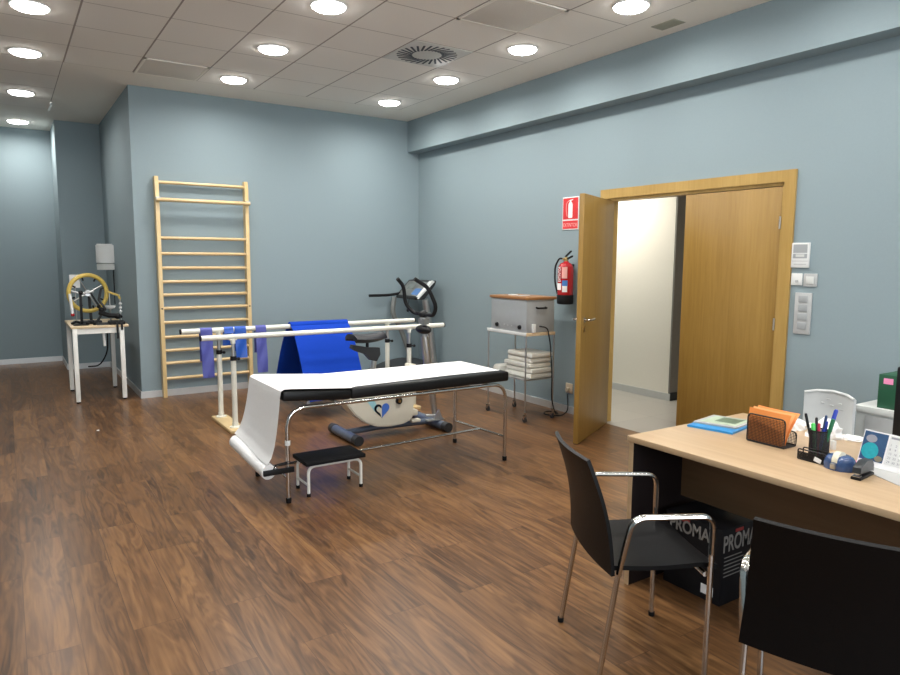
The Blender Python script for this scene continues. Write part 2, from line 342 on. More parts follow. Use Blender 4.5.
# open leaf, local +x runs from hinge to free edge
ang = math.atan2(-.40, -.76)
lo = thing('door_leaf', 'open oak door leaf with a lever handle, standing ajar beside the red extinguisher', 'door', (-.022, -3.545, 0), ang)
MB().box((0, 0, .008), (.88, .042, 2.11), .002).build('panel', 'oak', lo, True)
for s, y0 in ((-1, 0), (1, .042)):
    h = MB(); h.lathe([(.026, 0), (.026, .008), (.024, .009)], (.80, 0, 0), 20, 'y')
    b = MB(); b.lathe([(.025, 0), (.025, .008)], (.80, y0 if s > 0 else y0-.008, 1.065), 20, 'y')
    b.tube(fillet([(.80, y0, 1.065), (.80, y0+s*.055, 1.065), (.68, y0+s*.055, 1.065)], .02), .009, 10)
    b.build('lever_handle', 'chrome', lo, True)
    MB().lathe([(.024, 0), (.024, .007)], (.80, y0 if s > 0 else y0-.007, .985), 18, 'y').build('key_escutcheon', 'brass', lo, True)
for z in (.3, 1.1, 1.85): MB().cyl((-.008, .0, z-.045), (-.008, .0, z+.045), .007).build('hinge', 'steel', lo, True)

# ------------------------------------------------------------------ ceiling fittings
lamps = [(-.911, -.868-1.224*i, 'B', i) for i in range(7)]+[(-2.711, -.868-1.224*i, 'A', i) for i in range(7)]
lamps += [(-4.52, y, 'C', i) for i, y in enumerate((2.997, 1.045, -.75, -2.09, -3.7, -5.3, -6.9))]
names = {('B', 0): 'in the row by the beam, nearest the back corner', ('B', 1): 'in the row by the beam, just below the round vent',
         ('B', 2): 'in the row by the beam, third from the corner', ('B', 3): 'in the row by the beam, nearest the camera',
         ('A', 0): 'in the middle row, the one closest to the wall bars', ('A', 1): 'in the middle row, second out from the wall bars', ('A', 2): 'in the middle row, third out from the wall bars',
         ('C', 0): 'in the left row, nearest the far wall', ('C', 1): 'in the left row, second from the far wall', ('C', 2): 'in the left row, third from the far wall', ('C', 3): 'in the left row, top left corner of the picture'}
proto = None
for x, y, rw, i in lamps:
    if proto is None:
        proto = thing('ceiling_light', '', 'light', (0, 0, H), 0, 'round downlights in the ceiling')
        MB().lathe([(.119, -.002), (.119, -.006), (.121, -.010), (.132, -.010), (.136, 0), (.119, 0)], (0, 0, 0), 40).build('trim_ring', 'ring', proto, True)
        MB().lathe([(.118, -.004), (.116, -.018), (.10, -.027), (.05, -.032)], (0, 0, 0), 40).build('diffuser', 'lamp', proto, True)
        o = proto
    else: o = copy_tree(proto)
    o.location = (x, y, H)
    o['label'] = 'lit round downlight '+names.get((rw, i), 'behind the camera')
    ld = bpy.data.lights.new('downlight', 'AREA'); ld.shape = 'DISK'; ld.size = .22; ld.color = (1, .97, .92)
    ld.energy = (27, 26, 25, 21, 15, 15, 15)[i] if rw == 'B' else (27, 26, 25, 23, 20, 19, 19)[i] if rw == 'A' else (25, 17, 15, 16, 17, 17, 17)[i]
    ld.spread = math.radians(168)
    lo_ = bpy.data.objects.new('downlight', ld); C.objects.link(lo_); lo_.location = (x, y, H-.035)
ld = bpy.data.lights.new('corridor_light', 'AREA'); ld.shape = 'DISK'; ld.size = .3; ld.energy = 62; ld.color = (1, .93, .82)
o = bpy.data.objects.new('corridor_light', ld); C.objects.link(o); o.location = (.75, -2.3, 2.72)

ld = bpy.data.lights.new('corridor_light', 'AREA'); ld.shape = 'DISK'; ld.size = .3; ld.energy = 16; ld.color = (1, .95, .86)  # added unseen lamp, lightens the corridor wall return
o = bpy.data.objects.new('corridor_light', ld); C.objects.link(o); o.location = (2.2, -5.0, 2.72)
v = thing('ceiling_vent', 'white square ceiling diffuser with a ring of dark radial slots', 'vent', (-1.511, -2.704, H))
MB().box((-.292, -.298, -.006), (.292, .298, 0), .002).build('plate', 'ventw', v, True)
for k in range(28):
    a = 2*PI*k/28; b = MB(); p0 = Vector((math.cos(a)*.135, math.sin(a)*.135, -.0085)); p1 = Vector((math.cos(a+.28)*.27, math.sin(a+.28)*.27, -.0085))
    u, w = frame(p1-p0); u = Vector((-(p1-p0).y, (p1-p0).x, 0)).normalized()*.0095
    b.prism([p0-u, p0+u, p1+u, p1-u], (0, 0, .003)).build('slot', 'vent', v, True)
for (x, y, lab) in ((-1.511, -3.922, 'square return air panel in the ceiling near the round vent, top centre'), (-3.311, -.868, 'grey return air panel in the ceiling above the wall bars')):
    g = thing('return_air_panel', lab, 'vent', (x, y, H), 0, 'return air panels')
    MB().box((-.27, -.276, -.006), (.27, .276, 0), .001).build('grille', 'grille', g, True)
    f = MB(); w = .024
    for s in (-1, 1): f.box((s*.294, -.3, -.009), (s*(.294-w), .3, 0)); f.box((-.294, s*.3, -.009), (.294, s*(.3-w), 0))
    f.build('panel_frame', 'plaster', g, True)
g = thing('access_cover', 'small olive grey rectangular cover in the ceiling beside the beam', 'vent', (-.375, -4.43, H))
MB().box((-.068, -.11, -.005), (.068, .11, 0), .001).build('cover_plate', 'patch', g, True)
f = MB()
for k in range(5): f.box((-.05+k*.025-.004, -.1, -.007), (-.05+k*.025+.004, .1, -.005))
f.build('louvre', 'patch', g, True)

# ------------------------------------------------------------------ wall bars
wb = thing('wall_bars', 'tall wooden wall bars with thirteen rungs fixed to the back wall', 'wall bars', (-2.885, -.05, 0))
for x0, x1 in ((-3.39, -3.35), (-2.417, -2.377)):
    MB().prism([(x0, -.002, 0), (x0, -.095, 0), (x0, -.095, 2.36), (x0, -.07, 2.445), (x0, -.002, 2.445)], (x1-x0, 0, 0)).build('upright', 'beechz', wb)
for z in (2.382, 1.779, 1.608, 1.449, 1.297, 1.151, 1.001, .842, .677, .526, .382, .207):
    MB().tube([(-3.352, -.055, z), (-2.415, -.055, z)], .024, 14, flat=.75).build('rung', 'beech', wb)
MB().tube([(-3.39, -.135, 2.19), (-2.377, -.135, 2.19)], .027, 14, flat=.8).build('rung', 'beech', wb)
for x in (-3.37, -2.397): MB().box((x-.022, -.15, 2.205), (x+.022, -.05, 2.216)).box((x-.022, -.155, 2.178), (x+.022, -.150, 2.216)).build('bracket', 'steel', wb)
for x in (-3.37, -2.397): MB().cyl((x, -.095, 1.0), (x, -.10, 1.0), .009).build('bolt', 'black', wb)

wb.location.x += .02

# ------------------------------------------------------------------ parallel bars, bands, mat
pb = thing('parallel_bars', 'walking parallel bars with two white rails on adjustable white posts', 'parallel bars', (-2.2, -1.72, 0))
for y, z, x0, x1 in ((-1.48, .878, -3.44, -.935), (-1.965, .860, -3.375, -.85)):
    MB().cyl((x0, y, z), (x1, y, z), .0235, seg=18).build('rail', 'tubewhite', pb)
    for x, s in ((x0, -1), (x1, 1)): MB().cyl((x, y, z), (x+s*.012, y, z), .0245, seg=18).build('end_cap', 'rubber', pb)
    for x in (-3.10, -1.275):
        up = MB().cyl((x, y, .03), (x, y, .66), .024, .024, 16).build('post', 'tubewhite', pb)
        MB().cyl((x, y, .64), (x, y, z-.045), .017).build('inner_tube', 'steel', up)
        MB().cyl((x, y, .645), (x, y, .685), .028).cyl((x, y, .665), (x+.03, y-.045, .665), .009).ball((x+.033, y-.05, .665), .015).build('clamp_knob', 'black', up)
        MB().cyl((x, y, z-.06), (x, y, z-.012), .022).box((x-.035, y-.016, z-.03), (x+.035, y+.016, z-.012), .004).build('rail_saddle', 'tubewhite', up)
        MB().lathe([(.05, .03), (.05, .038), (.028, .042), (.027, .075)], (x, y, 0), 20).build('foot_flange', 'tubewhite', up)
for x in (-3.10, -1.275): MB().box((x-.075, -2.09, 0), (x+.075, -1.40, .03), .006).build('base_plank', 'plank', pb)

def drape(x0, x1, yc, zc, r, front, back, sf, sb, th, waves=0, skew=0, n=18, pw=1.25):
    # a sheet folded over a rail: front flap falls to the camera side (-y)
    prof = []
    for k in range(n): s = 1-k/n; prof.append((yc+r+sb*(s**pw), zc-back*s))
    for k in range(11): a = PI*k/10; prof.append((yc+r*math.cos(a), zc+r*math.sin(a)))
    for k in range(1, n+1): s = k/n; prof.append((yc-r-sf*(s**pw), zc-front*s))
    N = len(prof)-1
    def f(u, v):
        i = min(int(v*N+.5), N); y, z = prof[i]; d = max(0, zc-z)
        return (x0+(x1-x0)*u+skew*d, y+waves*math.sin(u*5+d*22)*min(1, d*8), z)
    return MB().grid(f, 8 if waves else 2, N, th)
m_ = drape(-2.395, -1.765, -1.48, .878, .034, .70, .70, .43, .46, .012, n=24, pw=.72)
tag(m_.build('exercise_mat', 'blue'), 'bright blue foam mat folded over the far rail of the parallel bars', 'mat')
for (x0, x1, fr, bk, mt, lab) in ((-3.275, -3.165, .45, .30, 'band1', 'violet blue rubber band hanging nearest the left end of the bars'),
                                  (-2.955, -2.845, .28, .22, 'band2', 'short bright blue rubber band hanging on the rail beside the second post'),
                                  (-3.055, -2.965, .035, .16, 'band2', 'bright blue band folded flat on the far rail above the post'),
                                  (-2.75, -2.645, .44, .25, 'band1', 'violet blue rubber band hanging between the post and the blue mat')):
    tag(drape(x0, x1, -1.48, .878, .0265, fr, bk, .012, .02, .002, .006, .02).build('exercise_band', mt), lab, 'exercise band', 'rubber bands on the parallel bars')

# ------------------------------------------------------------------ treatment couch
tc = thing('treatment_couch', 'black padded treatment couch on a chrome tube frame, head end slightly raised', 'treatment couch', (-2.45, -3.71, 0))
MB().box((-2.895, -4.03, .632), (-1.56, -3.365, .708), .018, 3).build('mattress', 'vinyl', tc)
hp = MB().obox((-3.128, -3.6975, .684), (.475, .665, .07), (0, math.radians(4.6), 0), .018).build('headrest', 'vinyl', tc)
for y, xr in ((-4.01, -1.58), (-3.37, -1.625)):
    fr = MB().tube(fillet([(-3.335, y, .20), (-3.335, y, .612), (xr, y, .612), (xr, y, .20)], .13, 8), .0135, 12).build('side_frame', 'chrome', tc)
    for x in (-3.335, xr):
        lg = MB().cyl((x, y, .02), (x, y, .22), .0135).build('leg', 'chrome', tc)
        MB().lathe([(.017, 0), (.018, .03), (.015, .034)], (x, y, 0), 14).build('rubber_foot', 'rubber', lg)
for x, z in ((-1.58, .19), (-3.335, .16)): MB().cyl((x, -4.01, z), (x-(.045 if x > -2 else 0), -3.37, z), .009).build('cross_bar', 'chrome', tc)
MB().cyl((-3.335, -3.705, .16), (-1.60, -3.705, .19), .009).build('stretcher', 'chrome', tc)
for x in (-3.0, -2.2, -1.75): MB().cyl((x, -4.01, .622), (x, -3.37, .622), .010).build('pad_support', 'steel', tc)
MB().obox((-3.17, -3.71, .63), (.02, .5, .02), (0, 0, 0)).cyl((-3.2, -3.6, .62), (-2.95, -3.6, .60), .006).build('headrest_hinge', 'steel', tc)
MB().lathe([(.018, .38), (.018, .41)], (-3.335, -4.01, 0), 14).build('collar', 'white', tc)
hb_ = MB(); hb_.box((-3.50, -4.035, .205), (-3.30, -4.015, .24), .004)
hb_.tube([(-3.44, -4.02, .225), (-3.42, -4.02, .265), (-3.33, -4.02, .275)], .005, 8).tube([(-3.30, -4.02, .262), (-3.40, -4.02, .262)], .006, 8)
hb_.box((-3.49, -3.40, .265), (-3.33, -3.385, .285), .003).tube([(-3.47, -4.03, .215), (-3.49, -3.385, .275)], .012, 12)
hb_.build('roll_holder', 'black', tc)
# paper
cp = thing('couch_paper', 'white paper sheet covering the couch and hanging from a roll at its head end', 'paper', (-2.45, -3.71, .71))
def top(x):
    if x > -2.895: return .7105
    return .7105+(-2.895-x)*.083
path = [(-1.60, .7105)]+[(x, top(x)+.0015) for x in (-1.9, -2.3, -2.7, -2.9, -3.1, -3.3)]+[(-3.355, .7485), (-3.377, .735), (-3.385, .70), (-3.392, .62), (-3.402, .54), (-3.415, .46), (-3.43, .39), (-3.452, .325), (-3.482, .285)]
def pf(u, v):
    k = v*(len(path)-1); i = min(int(k), len(path)-2); a = k-i; x = path[i][0]*(1-a)+path[i+1][0]*a; z = path[i][1]*(1-a)+path[i+1][1]*a
    hang = max(0, min(1, (.70-z)/.4)) if x < -3.3 else 0
    y = (-4.028+.65*u); 
    if x > -2.9: y = -3.995+.045*max(0, min(1, (x+2.9)/.8))*(1-u)+(.585)*u
    z += .055*u*hang-.01*(1-u)*hang
    if hang: x += .004*math.sin(u*9+z*7)*hang
    return (x-.008*u*hang, y, z)
MB().grid(pf, 14, 60, .0012).build('paper_sheet', 'paper', cp)
ax0 = Vector((-3.462, -4.012, .222)); ax1 = Vector((-3.492, -3.395, .285))
rl = MB(); u, w = frame(ax1-ax0); seg = 28
rings = []
for P, r in ((ax0, .016), (ax0, .047), (ax0+(ax1-ax0)*.5, .048), (ax1, .047), (ax1, .016)):
    rings.append([rl.bm.verts.new(P+(u*math.cos(2*PI*k/seg)+w*math.sin(2*PI*k/seg))*r) for k in range(seg)])
for a, b in zip(rings, rings[1:]+rings[:1]):
    for k in range(seg): rl.bm.faces.new((a[k], a[(k+1) % seg], b[(k+1) % seg], b[k]))
rl.build('paper_roll', 'paper', cp)

# step stool
st = thing('step_stool', 'low white metal step stool with a black rubber top in front of the couch', 'stool', (-2.995, -3.875, 0))
MB().box((-.215, -.13, .212), (.215, .13, .24), .006).build('step_top', 'rubber', st, True)
for y in (-.10, .10):
    MB().tube(fillet([(-.19, y, .015), (-.19, y, .202), (.19, y, .202), (.19, y, .015)], .05), .0105, 10).build('leg_frame', 'whitepaint', st, True)
    for x in (-.19, .19): MB().lathe([(.013, 0), (.013, .022)], (x, y, 0), 12).build('rubber_foot', 'rubber', st, True)
for x in (-.19, .19): MB().cyl((x, -.10, .075), (x, .10, .075), .008).build('cross_bar', 'whitepaint', st, True)

# ------------------------------------------------------------------ exercise bike (faces +x)
bk = thing('exercise_bike', 'cream exercise bike with black saddle and curved handlebar behind the couch', 'exercise bike', (-1.95, -2.8, 0))
for x, y0, y1, nm in ((-2.38, -3.06, -2.50, 'rear_foot'), (-1.485, -3.06, -2.44, 'front_foot')):
    f = MB().cyl((x, y0+.05, .045), (x, y1-.05, .045), .041, seg=18).build(nm, 'bluetube', bk)
    for y, s in ((y0, 1), (y1, -1)): MB().cyl((x, y, .045), (x, y+s*.07, .045), .044, .045, 18).build('end_cap', 'darkgray', f)
MB().tube([(-2.38, -2.8, .065), (-2.1, -2.8, .075), (-1.46, -2.8, .06)], .028, 12).build('chassis', 'bluetube', bk)
prof = [(-2.46, .50), (-2.44, .36), (-2.37, .26), (-2.27, .17), (-2.15, .115), (-2.02, .098), (-1.88, .105), (-1.80, .13), (-1.775, .17), (-1.77, .5), (-1.74, .56), (-1.83, .58), (-1.95, .56), (-2.1, .52), (-2.3, .53)]
b = MB(); b.prism([(x+.015, -2.90, z-.012) for x, z in prof], (0, .2, 0)); bmesh.ops.bevel(b.bm, geom=b.bm.edges[:], offset=.012, segments=2, affect='EDGES')
sh = b.build('body_shell', 'cream2', bk)
MB().box((-1.765, -2.86, .25), (-1.71, -2.74, .62), .008).box((-1.765, -2.88, .15), (-1.70, -2.80, .205), .012).box((-1.765, -2.88, .085), (-1.67, -2.82, .115), .01).build('front_housing', 'cream2', bk)
MB().tube([(-1.60, -2.84, .13), (-1.50, -2.86, .12)], .012).prism([(-1.56, -2.90, .09), (-1.46, -2.93, .09), (-1.50, -2.92, .19)], (0, .01, 0)).box((-1.62, -2.92, .085), (-1.44, -2.86, .10), .003).build('transport_bracket', 'steel', bk)
# logo on the side: heart of two halves and a pale stripe
hx, hz, hs = -2.085, .25, .074
def heart(t): return (16*math.sin(t)**3/16, (13*math.cos(t)-5*math.cos(2*t)-2*math.cos(3*t)-math.cos(4*t))/16)
R_ = [heart(PI*k/16) for k in range(17)]
MB().prism([(hx+hs*q[0]+.002, -2.903, hz+hs*q[1]) for q in R_], (0, .002, 0)).build('heart_logo', 'logoblue', sh)
Lh = [heart(-PI*k/16) for k in range(17)]
out = [(hx+hs*q[0], -2.903, hz+hs*q[1]) for q in Lh]; inn = [(hx-.012+hs*.55*q[0], -2.903, hz+.003+hs*.55*q[1]) for q in Lh]
b = MB(); n = 17
A = [b.bm.verts.new(q) for q in out]; B = [b.bm.verts.new(q) for q in inn]
for i in range(n-1): b.bm.faces.new((A[i], A[i+1], B[i+1], B[i]))
bmesh.ops.solidify(b.bm, geom=b.bm.faces[:], thickness=.002); b.build('heart_outline', 'navy', sh)
MB().prism([(-2.25, -2.9025, .37), (-2.17, -2.9025, .37), (-2.12, -2.9025, .27), (-2.15, -2.9025, .24)], (0, .002, 0)).build('logo_stripe', 'teal', sh)
cr_ = MB().lathe([(.03, 0), (.03, .02)], (-1.92, -2.925, .315), 20, 'y').build('crank_hub', 'black', bk)
MB().lathe([(.014, 0), (.014, .006)], (-1.92, -2.931, .315), 14, 'y').build('hub_cap', 'brass', cr_)
for s, dx, dz in ((-1, .0, .17), (1, .0, -.17)):
    y = -2.8+s*.135; k = MB().obox((-1.93+dx/2, y, .34+dz/2), (.022, .012, .18), (0, 0, 0), .003).build('crank_arm', 'steel', bk)
    MB().box((-1.98, y+s*.01, .34+dz-.012), (-1.88, y+s*.09, .34+dz+.012), .004).build('pedal', 'black', k)
MB().tube([(-2.13, -2.8, .50), (-2.10, -2.8, .72)], .024, 12).build('seat_post', 'steel', bk)
MB().prism([(-2.32, -2.825, .83), (-2.33, -2.825, .80), (-2.28, -2.825, .77), (-2.20, -2.825, .74), (-2.15, -2.825, .685), (-2.09, -2.825, .67), (-2.055, -2.825, .73), (-2.06, -2.825, .79), (-2.17, -2.825, .80)], (0, .05, 0)).build('seat_slide', 'darkgray', bk)
def saddle(u, v):
    x = -2.33+.315*u; wd = .085*(1-u)**.7+.02; a = (v-.5)*2
    return (x, -2.8+wd*a, .885-.03*abs(a)**2.5-.012*math.sin(u*PI)+.008*u)
MB().grid(saddle, 14, 12, -.038).build('saddle', 'saddle', bk)
MB().cyl((-2.17, -2.8, .79), (-2.17, -2.8, .86), .014).build('saddle_clamp', 'black', bk)
MB().tube([(-1.465, -2.8, .07), (-1.55, -2.8, .60), (-1.585, -2.8, .86)], [.024, .042, .038], 16).build('stem', 'steel', bk); MB().tube([(-1.583, -2.8, .86), (-1.605, -2.8, 1.06)], .026, 14).build('stem_tube', 'grayplastic', bk)
MB().tube(fillet([(-1.76, -2.60, 1.385), (-1.69, -2.59, 1.32), (-1.665, -2.58, 1.15), (-1.60, -2.62, 1.065), (-1.60, -2.98, 1.065), (-1.60, -3.02, 1.15), (-1.68, -3.01, 1.32), (-1.81, -3.0, 1.395)], .05, 6), .0175, 12).build('handlebar', 'black', bk)
MB().ball((-1.60, -2.8, 1.065), .045, (1, 1, .8)).build('stem_joint', 'black', bk)
MB().ball((-1.60, -2.8, .925), .052, (1, 2.2, .8), 18).build('handle_hub', 'black', bk)
t = MB(); bmesh.ops.create_cube(t.bm, size=1)
for v_ in t.bm.verts: v_.co = Vector((-1.60+v_.co.x*.05, -2.8+v_.co.y*.11, 1.0+v_.co.z*.05))
t.build('cross_block', 'midgray', bk)

# ------------------------------------------------------------------ treadmill (front at the right wall)
tm = thing('treadmill', 'grey treadmill with tilted console in the back corner', 'treadmill', (-.9, -.40, 0))
MB().box((-1.75, -.66, .03), (-.55, -.12, .10), .012).build('deck', 'darkgray', tm)
MB().box((-1.72, -.60, .099), (-.62, -.18, .104), .002).build('belt', 'rubber', tm)
b = MB(); b.prism([(-.88, -.70, .05), (-.10, -.70, .05), (-.10, -.70, .21), (-.35, -.70, .235), (-.60, -.70, .20), (-.88, -.70, .10)], (0, .62, 0)); bmesh.ops.bevel(b.bm, geom=b.bm.edges[:], offset=.02, segments=2, affect='EDGES')
b.build('motor_hood', 'darkgray', tm)
for x in (-1.68, -.25):
    for y in (-.62, -.16): MB().cyl((x, y, 0), (x, y, .06), .022).build('foot', 'rubber', tm)
MB().tube(fillet([(-.20, -.15, .18), (-.36, -.15, .62), (-.50, -.15, .85), (-.46, -.15, 1.06)], .2, 8), [.028]*28 if False else .026, 12, flat=1.3).build('upright', 'midgray', tm)
MB().tube([(-.13, -.60, .2), (-.18, -.60, .6), (-.27, -.62, 1.05)], [.055, .050, .042], 14).build('upright', 'steel', tm)
b = MB(); c0 = [(-.40, 1.045), (-.40, 1.08), (-.20, 1.285), (-.12, 1.29), (-.14, 1.23), (-.30, 1.05)]
b.prism([(x, -.66, z) for x, z in c0], (0, .58, 0)); bmesh.ops.bevel(b.bm, geom=b.bm.edges[:], offset=.008, segments=2, affect='EDGES')
co = b.build('console', 'darkgray', tm)
def onpanel(u, y, lift=.004):                  # u runs up the tilted face
    return (-.40+.20*u-.72*lift, y, 1.08+.205*u+.70*lift)
def patch(name, u0, u1, y0, y1, m, lift=.003):
    q = [onpanel(u0, y0, lift), onpanel(u0, y1, lift), onpanel(u1, y1, lift), onpanel(u1, y0, lift)]
    return MB().prism(q, (.006, 0, -.006)).build(name, m, co)
patch('display', .12, .50, -.60, -.44, 'lcd', .004)
patch('panel_insert', .45, .85, -.38, -.22, 'lcdgray', .004)
patch('control_strip', .0, .98, -.66, -.615, 'white', .004)
MB().prism([(x, -.662, z) for x, z in ((-.41, 1.06), (-.40, 1.088), (-.20, 1.292), (-.17, 1.275))], (0, -.034, 0)).build('side_trim', 'white', co)
patch('panel_face', .05, .93, -.615, -.12, 'midgray', .002)
for y in (-.12, -.63): MB().tube(fillet([(-.30, y, 1.12), (-.50, y, 1.085), (-.82, y, 1.085)], .1), .018, 12).build('handrail', 'black', tm) if y > -.2 else MB().tube([(-.30, y, 1.1), (-.42, y, 1.06)], .018, 12).build('handrail', 'black', tm)
MB().tube([(-.38, -.40, 1.05), (-.40, -.40, .93), (-.385, -.40, .87)], .003, 6).ball((-.40, -.40, .90), .018, (1, 1, 1.3)).build('safety_key', 'black', tm)

# ------------------------------------------------------------------ trolley with device
tr = thing('trolley', 'small steel trolley on castors against the right wall', 'trolley', (-.48, -2.82, 0))
tx0, tx1, ty0, ty1 = -.655, -.305, -3.13, -2.53
for x in (tx0, tx1):
    for y in (ty0, ty1):
        MB().cyl((x, y, .09), (x, y, .865), .008, seg=10).build('post', 'steel', tr)
        cs = MB().lathe([(.010, .062), (.012, .10)], (x, y, 0), 12).box((x-.014, y-.012, .03), (x-.011, y+.012, .07)).box((x+.011, y-.012, .03), (x+.014, y+.012, .07)).box((x-.014, y-.012, .064), (x+.014, y+.012, .07)).build('castor', 'chrome', tr)
        MB().cyl((x-.009, y, .026), (x+.009, y, .026), .026, seg=18).build('wheel', 'darkgray', cs)
MB().box((tx0-.008, ty0-.012, .838), (tx1+.008, ty1+.012, .868), .003).build('top_shelf', 'tabletop', tr)
MB().box((tx0-.014, ty0-.012, .842), (tx0-.008, ty1+.012, .872), .001).build('shelf_trim', 'white', tr)
MB().box((tx0, ty0, .405), (tx1, ty1, .413)).tube([(tx0, ty0, .413), (tx0, ty1, .413), (tx1, ty1, .413), (tx1, ty0, .413)], .006, 8, True).build('bottom_shelf', 'steel', tr)
dv = thing('therapy_generator', 'grey metal therapy unit with a wooden lid standing on the trolley', 'therapy unit', (-.48, -2.85, .868))
MB().box((-.66, -3.135, .870), (-.31, -2.575, 1.185), .006).build('case', 'gray', dv)
MB().box((-.675, -3.15, 1.185), (-.295, -2.56, 1.212), .005).build('lid', 'lidwood', dv)
for y in (-2.68, -3.04): MB().lathe([(.022, 0), (.018, -.018), (.015, -.02)], (-.66, y, .92), 16, 'x').build('knob', 'black', dv)
for k in range(3): MB().cyl((-.66, -2.79-.06*k, .925), (-.664, -2.79-.06*k, .925), .006).build('indicator', 'grayplastic', dv)
MB().tube(fillet([(-.54, -3.135, 1.11), (-.54, -3.165, 1.105), (-.43, -3.165, 1.105), (-.43, -3.135, 1.11)], .012), .009, 8).build('handle', 'black', dv)
MB().box((-.60, -3.165, .872), (-.565, -3.136, .955), .004).build('plug_block', 'white', dv)
MB().tube(fillet([(-.50, -3.138, .93), (-.45, -3.20, .92), (-.40, -3.19, .75), (-.38, -3.2, .45), (-.36, -3.18, .2), (-.25, -3.12, .03), (-.14, -3.04, .012), (-.10, -2.95, .012), (-.2, -2.9, .012), (-.30, -3.0, .012), (-.2, -3.15, .012), (-.06, -3.1, .04), (-.03, -3.05, .20)], .06, 6), .006, 8).build('power_cable', 'black', dv)
MB().box((-.56, -2.80, 1.212), (-.50, -2.72, 1.222), .003).box((-.55, -2.92, 1.212), (-.44, -2.84, 1.216), .001).build('lid_label', 'white', dv)
for k in range(5):
    h = .049; z = .414+k*(h+.002); jx = [0, .008, -.006, .01, -.004][k]; jy = [0, -.01, .01, 0, -.014][k]; sz = .0 if k < 3 else .03
    b = MB(); b.box((-.575+jx, -3.11+jy, z), (-.30+jx, -2.70+jy-sz, z+h), .018, 3)
    bmesh.ops.subdivide_edges(b.bm, edges=b.bm.edges[:], cuts=1)
    for v_ in b.bm.verts: v_.co += Vector((random.uniform(-.003, .003), random.uniform(-.004, .004), random.uniform(-.002, 0)))
    tag(b.build('wrapped_pad', 'plasticbag'), 'white wrapped pad on the lower trolley shelf, '+['bottom of the pile', 'second from the bottom', 'in the middle of the pile', 'second from the top', 'top of the pile'][k], 'pad', 'wrapped pads on the trolley')
b = MB(); b.box((-.62, -2.655, .414), (-.40, -2.56, .50), .03, 3)
for v_ in b.bm.verts: v_.co += Vector((random.uniform(-.006, .006), random.uniform(-.006, .006), random.uniform(-.004, .0)))
tag(b.build('plastic_bag', 'plasticbag'), 'crumpled clear white bag on the lower trolley shelf left of the pads', 'bag')
so = thing('power_socket', 'beige wall socket with a plug low on the wall behind the trolley', 'socket', (0, -3.05, .25))
MB().box((-.012, -3.10, .21), (0, -3.0, .31), .003).build('plate', 'skin', so); MB().cyl((-.012, -3.05, .25), (-.045, -3.05, .25), .02).build('plug', 'skin', so)

# ------------------------------------------------------------------ extinguisher and sign
ex = thing('fire_extinguisher', 'red fire extinguisher with a black base hanging on the wall under the red sign', 'fire extinguisher', (-.10, -3.035, 1.10))
c = (-.10, -3.035, 0)
MB().lathe([(.03, 1.14), (.076, 1.15), (.079, 1.17), (.079, 1.44), (.074, 1.475), (.055, 1.505), (.028, 1.52), (.024, 1.53)], c, 32).build('cylinder', 'red', ex)
MB().lathe([(.060, 1.10), (.078, 1.105), (.082, 1.12), (.082, 1.19), (.0795, 1.195)], c, 32).build('base_cup', 'rubber', ex)
MB().lathe([(.020, 1.525), (.020, 1.56), (.014, 1.57)], c, 16).cyl((-.10, -3.035, 1.548), (-.14, -3.035, 1.548), .010).build('valve', 'brass', ex)
MB().prism([(-.106, -3.02, 1.565), (-.106, -3.05, 1.56), (-.106, -3.12, 1.585), (-.106, -3.12, 1.572), (-.106, -3.05, 1.545)], (.02, 0, 0)).build('grip', 'black', ex)
MB().obox((-.10, -3.065, 1.60), (.02, .10, .012), (math.radians(-35), 0, 0), .002).build('lever', 'black', ex)
MB().tube(fillet([(-.115, -3.025, 1.55), (-.13, -2.97, 1.56), (-.14, -2.92, 1.48), (-.14, -2.92, 1.32), (-.13, -2.955, 1.20)], .06, 8), .009, 10).build('hose', 'black', ex)
MB().box((-.025, -3.05, 1.42), (0, -3.02, 1.50)).build('wall_bracket', 'black', ex)
def wrap(name, a0, a1, z0, z1, m):          # a label on the cylinder; angle 0 faces the room (-x)
    def f(u, v):
        a = math.radians(a0+(a1-a0)*u); return (-.10-.0797*math.cos(a), -3.035-.0797*math.sin(a), z0+(z1-z0)*v)
    return MB().grid(f, 10, 1, .0006).build(name, m, ex)
wrap('white_label', -38, 15, 1.245, 1.31, 'sheet'); wrap('blue_label', 22, 62, 1.285, 1.34, 'labelblue'); wrap('paper_label', 24, 60, 1.225, 1.285, 'sheet'); wrap('print_block', 18, 58, 1.36, 1.47, 'pinkred')
a = math.radians(-10)
text('lettering', 'EXTINTOR', .05, (-.10-.082*math.cos(a), -3.035-.082*math.sin(a)-.03, 1.325), (0, 0, 1), (0, 1, 0), 'sheet', ex, stretch=.62, th=.001)

ex.location += Vector((0, -.02, .025))
sg = thing('extinguisher_sign', 'red and white square sign with an extinguisher pictogram above the extinguisher', 'sign', (0, -3.0, 2.03))
MB().box((-.006, -3.115, 1.868), (0, -2.885, 2.192), .001).build('sign_board', 'sheet', sg)
MB().box((-.0072, -3.108, 1.972), (-.0058, -2.892, 2.183)).build('red_field', 'signred', sg)
MB().box((-.0072, -3.108, 1.878), (-.0058, -2.892, 1.958)).build('text_field', 'signred', sg)
b = MB(); yc = -3.0
b.prism([(-.0074, yc+q[0], q[1]) for q in [(.026, 1.985), (.030, 1.995), (.030, 2.115), (.022, 2.135), (.010, 2.142), (.010, 2.155), (-.010, 2.155), (-.010, 2.142), (-.022, 2.135), (-.030, 2.115), (-.030, 1.995), (-.026, 1.985)]], (-.0012, 0, 0))
b.prism([(-.0074, yc+q[0], q[1]) for q in [(.03, 2.158), (-.035, 2.170), (-.035, 2.162), (.0, 2.150)]], (-.0012, 0, 0))
b.build('pictogram', 'sheet', sg)
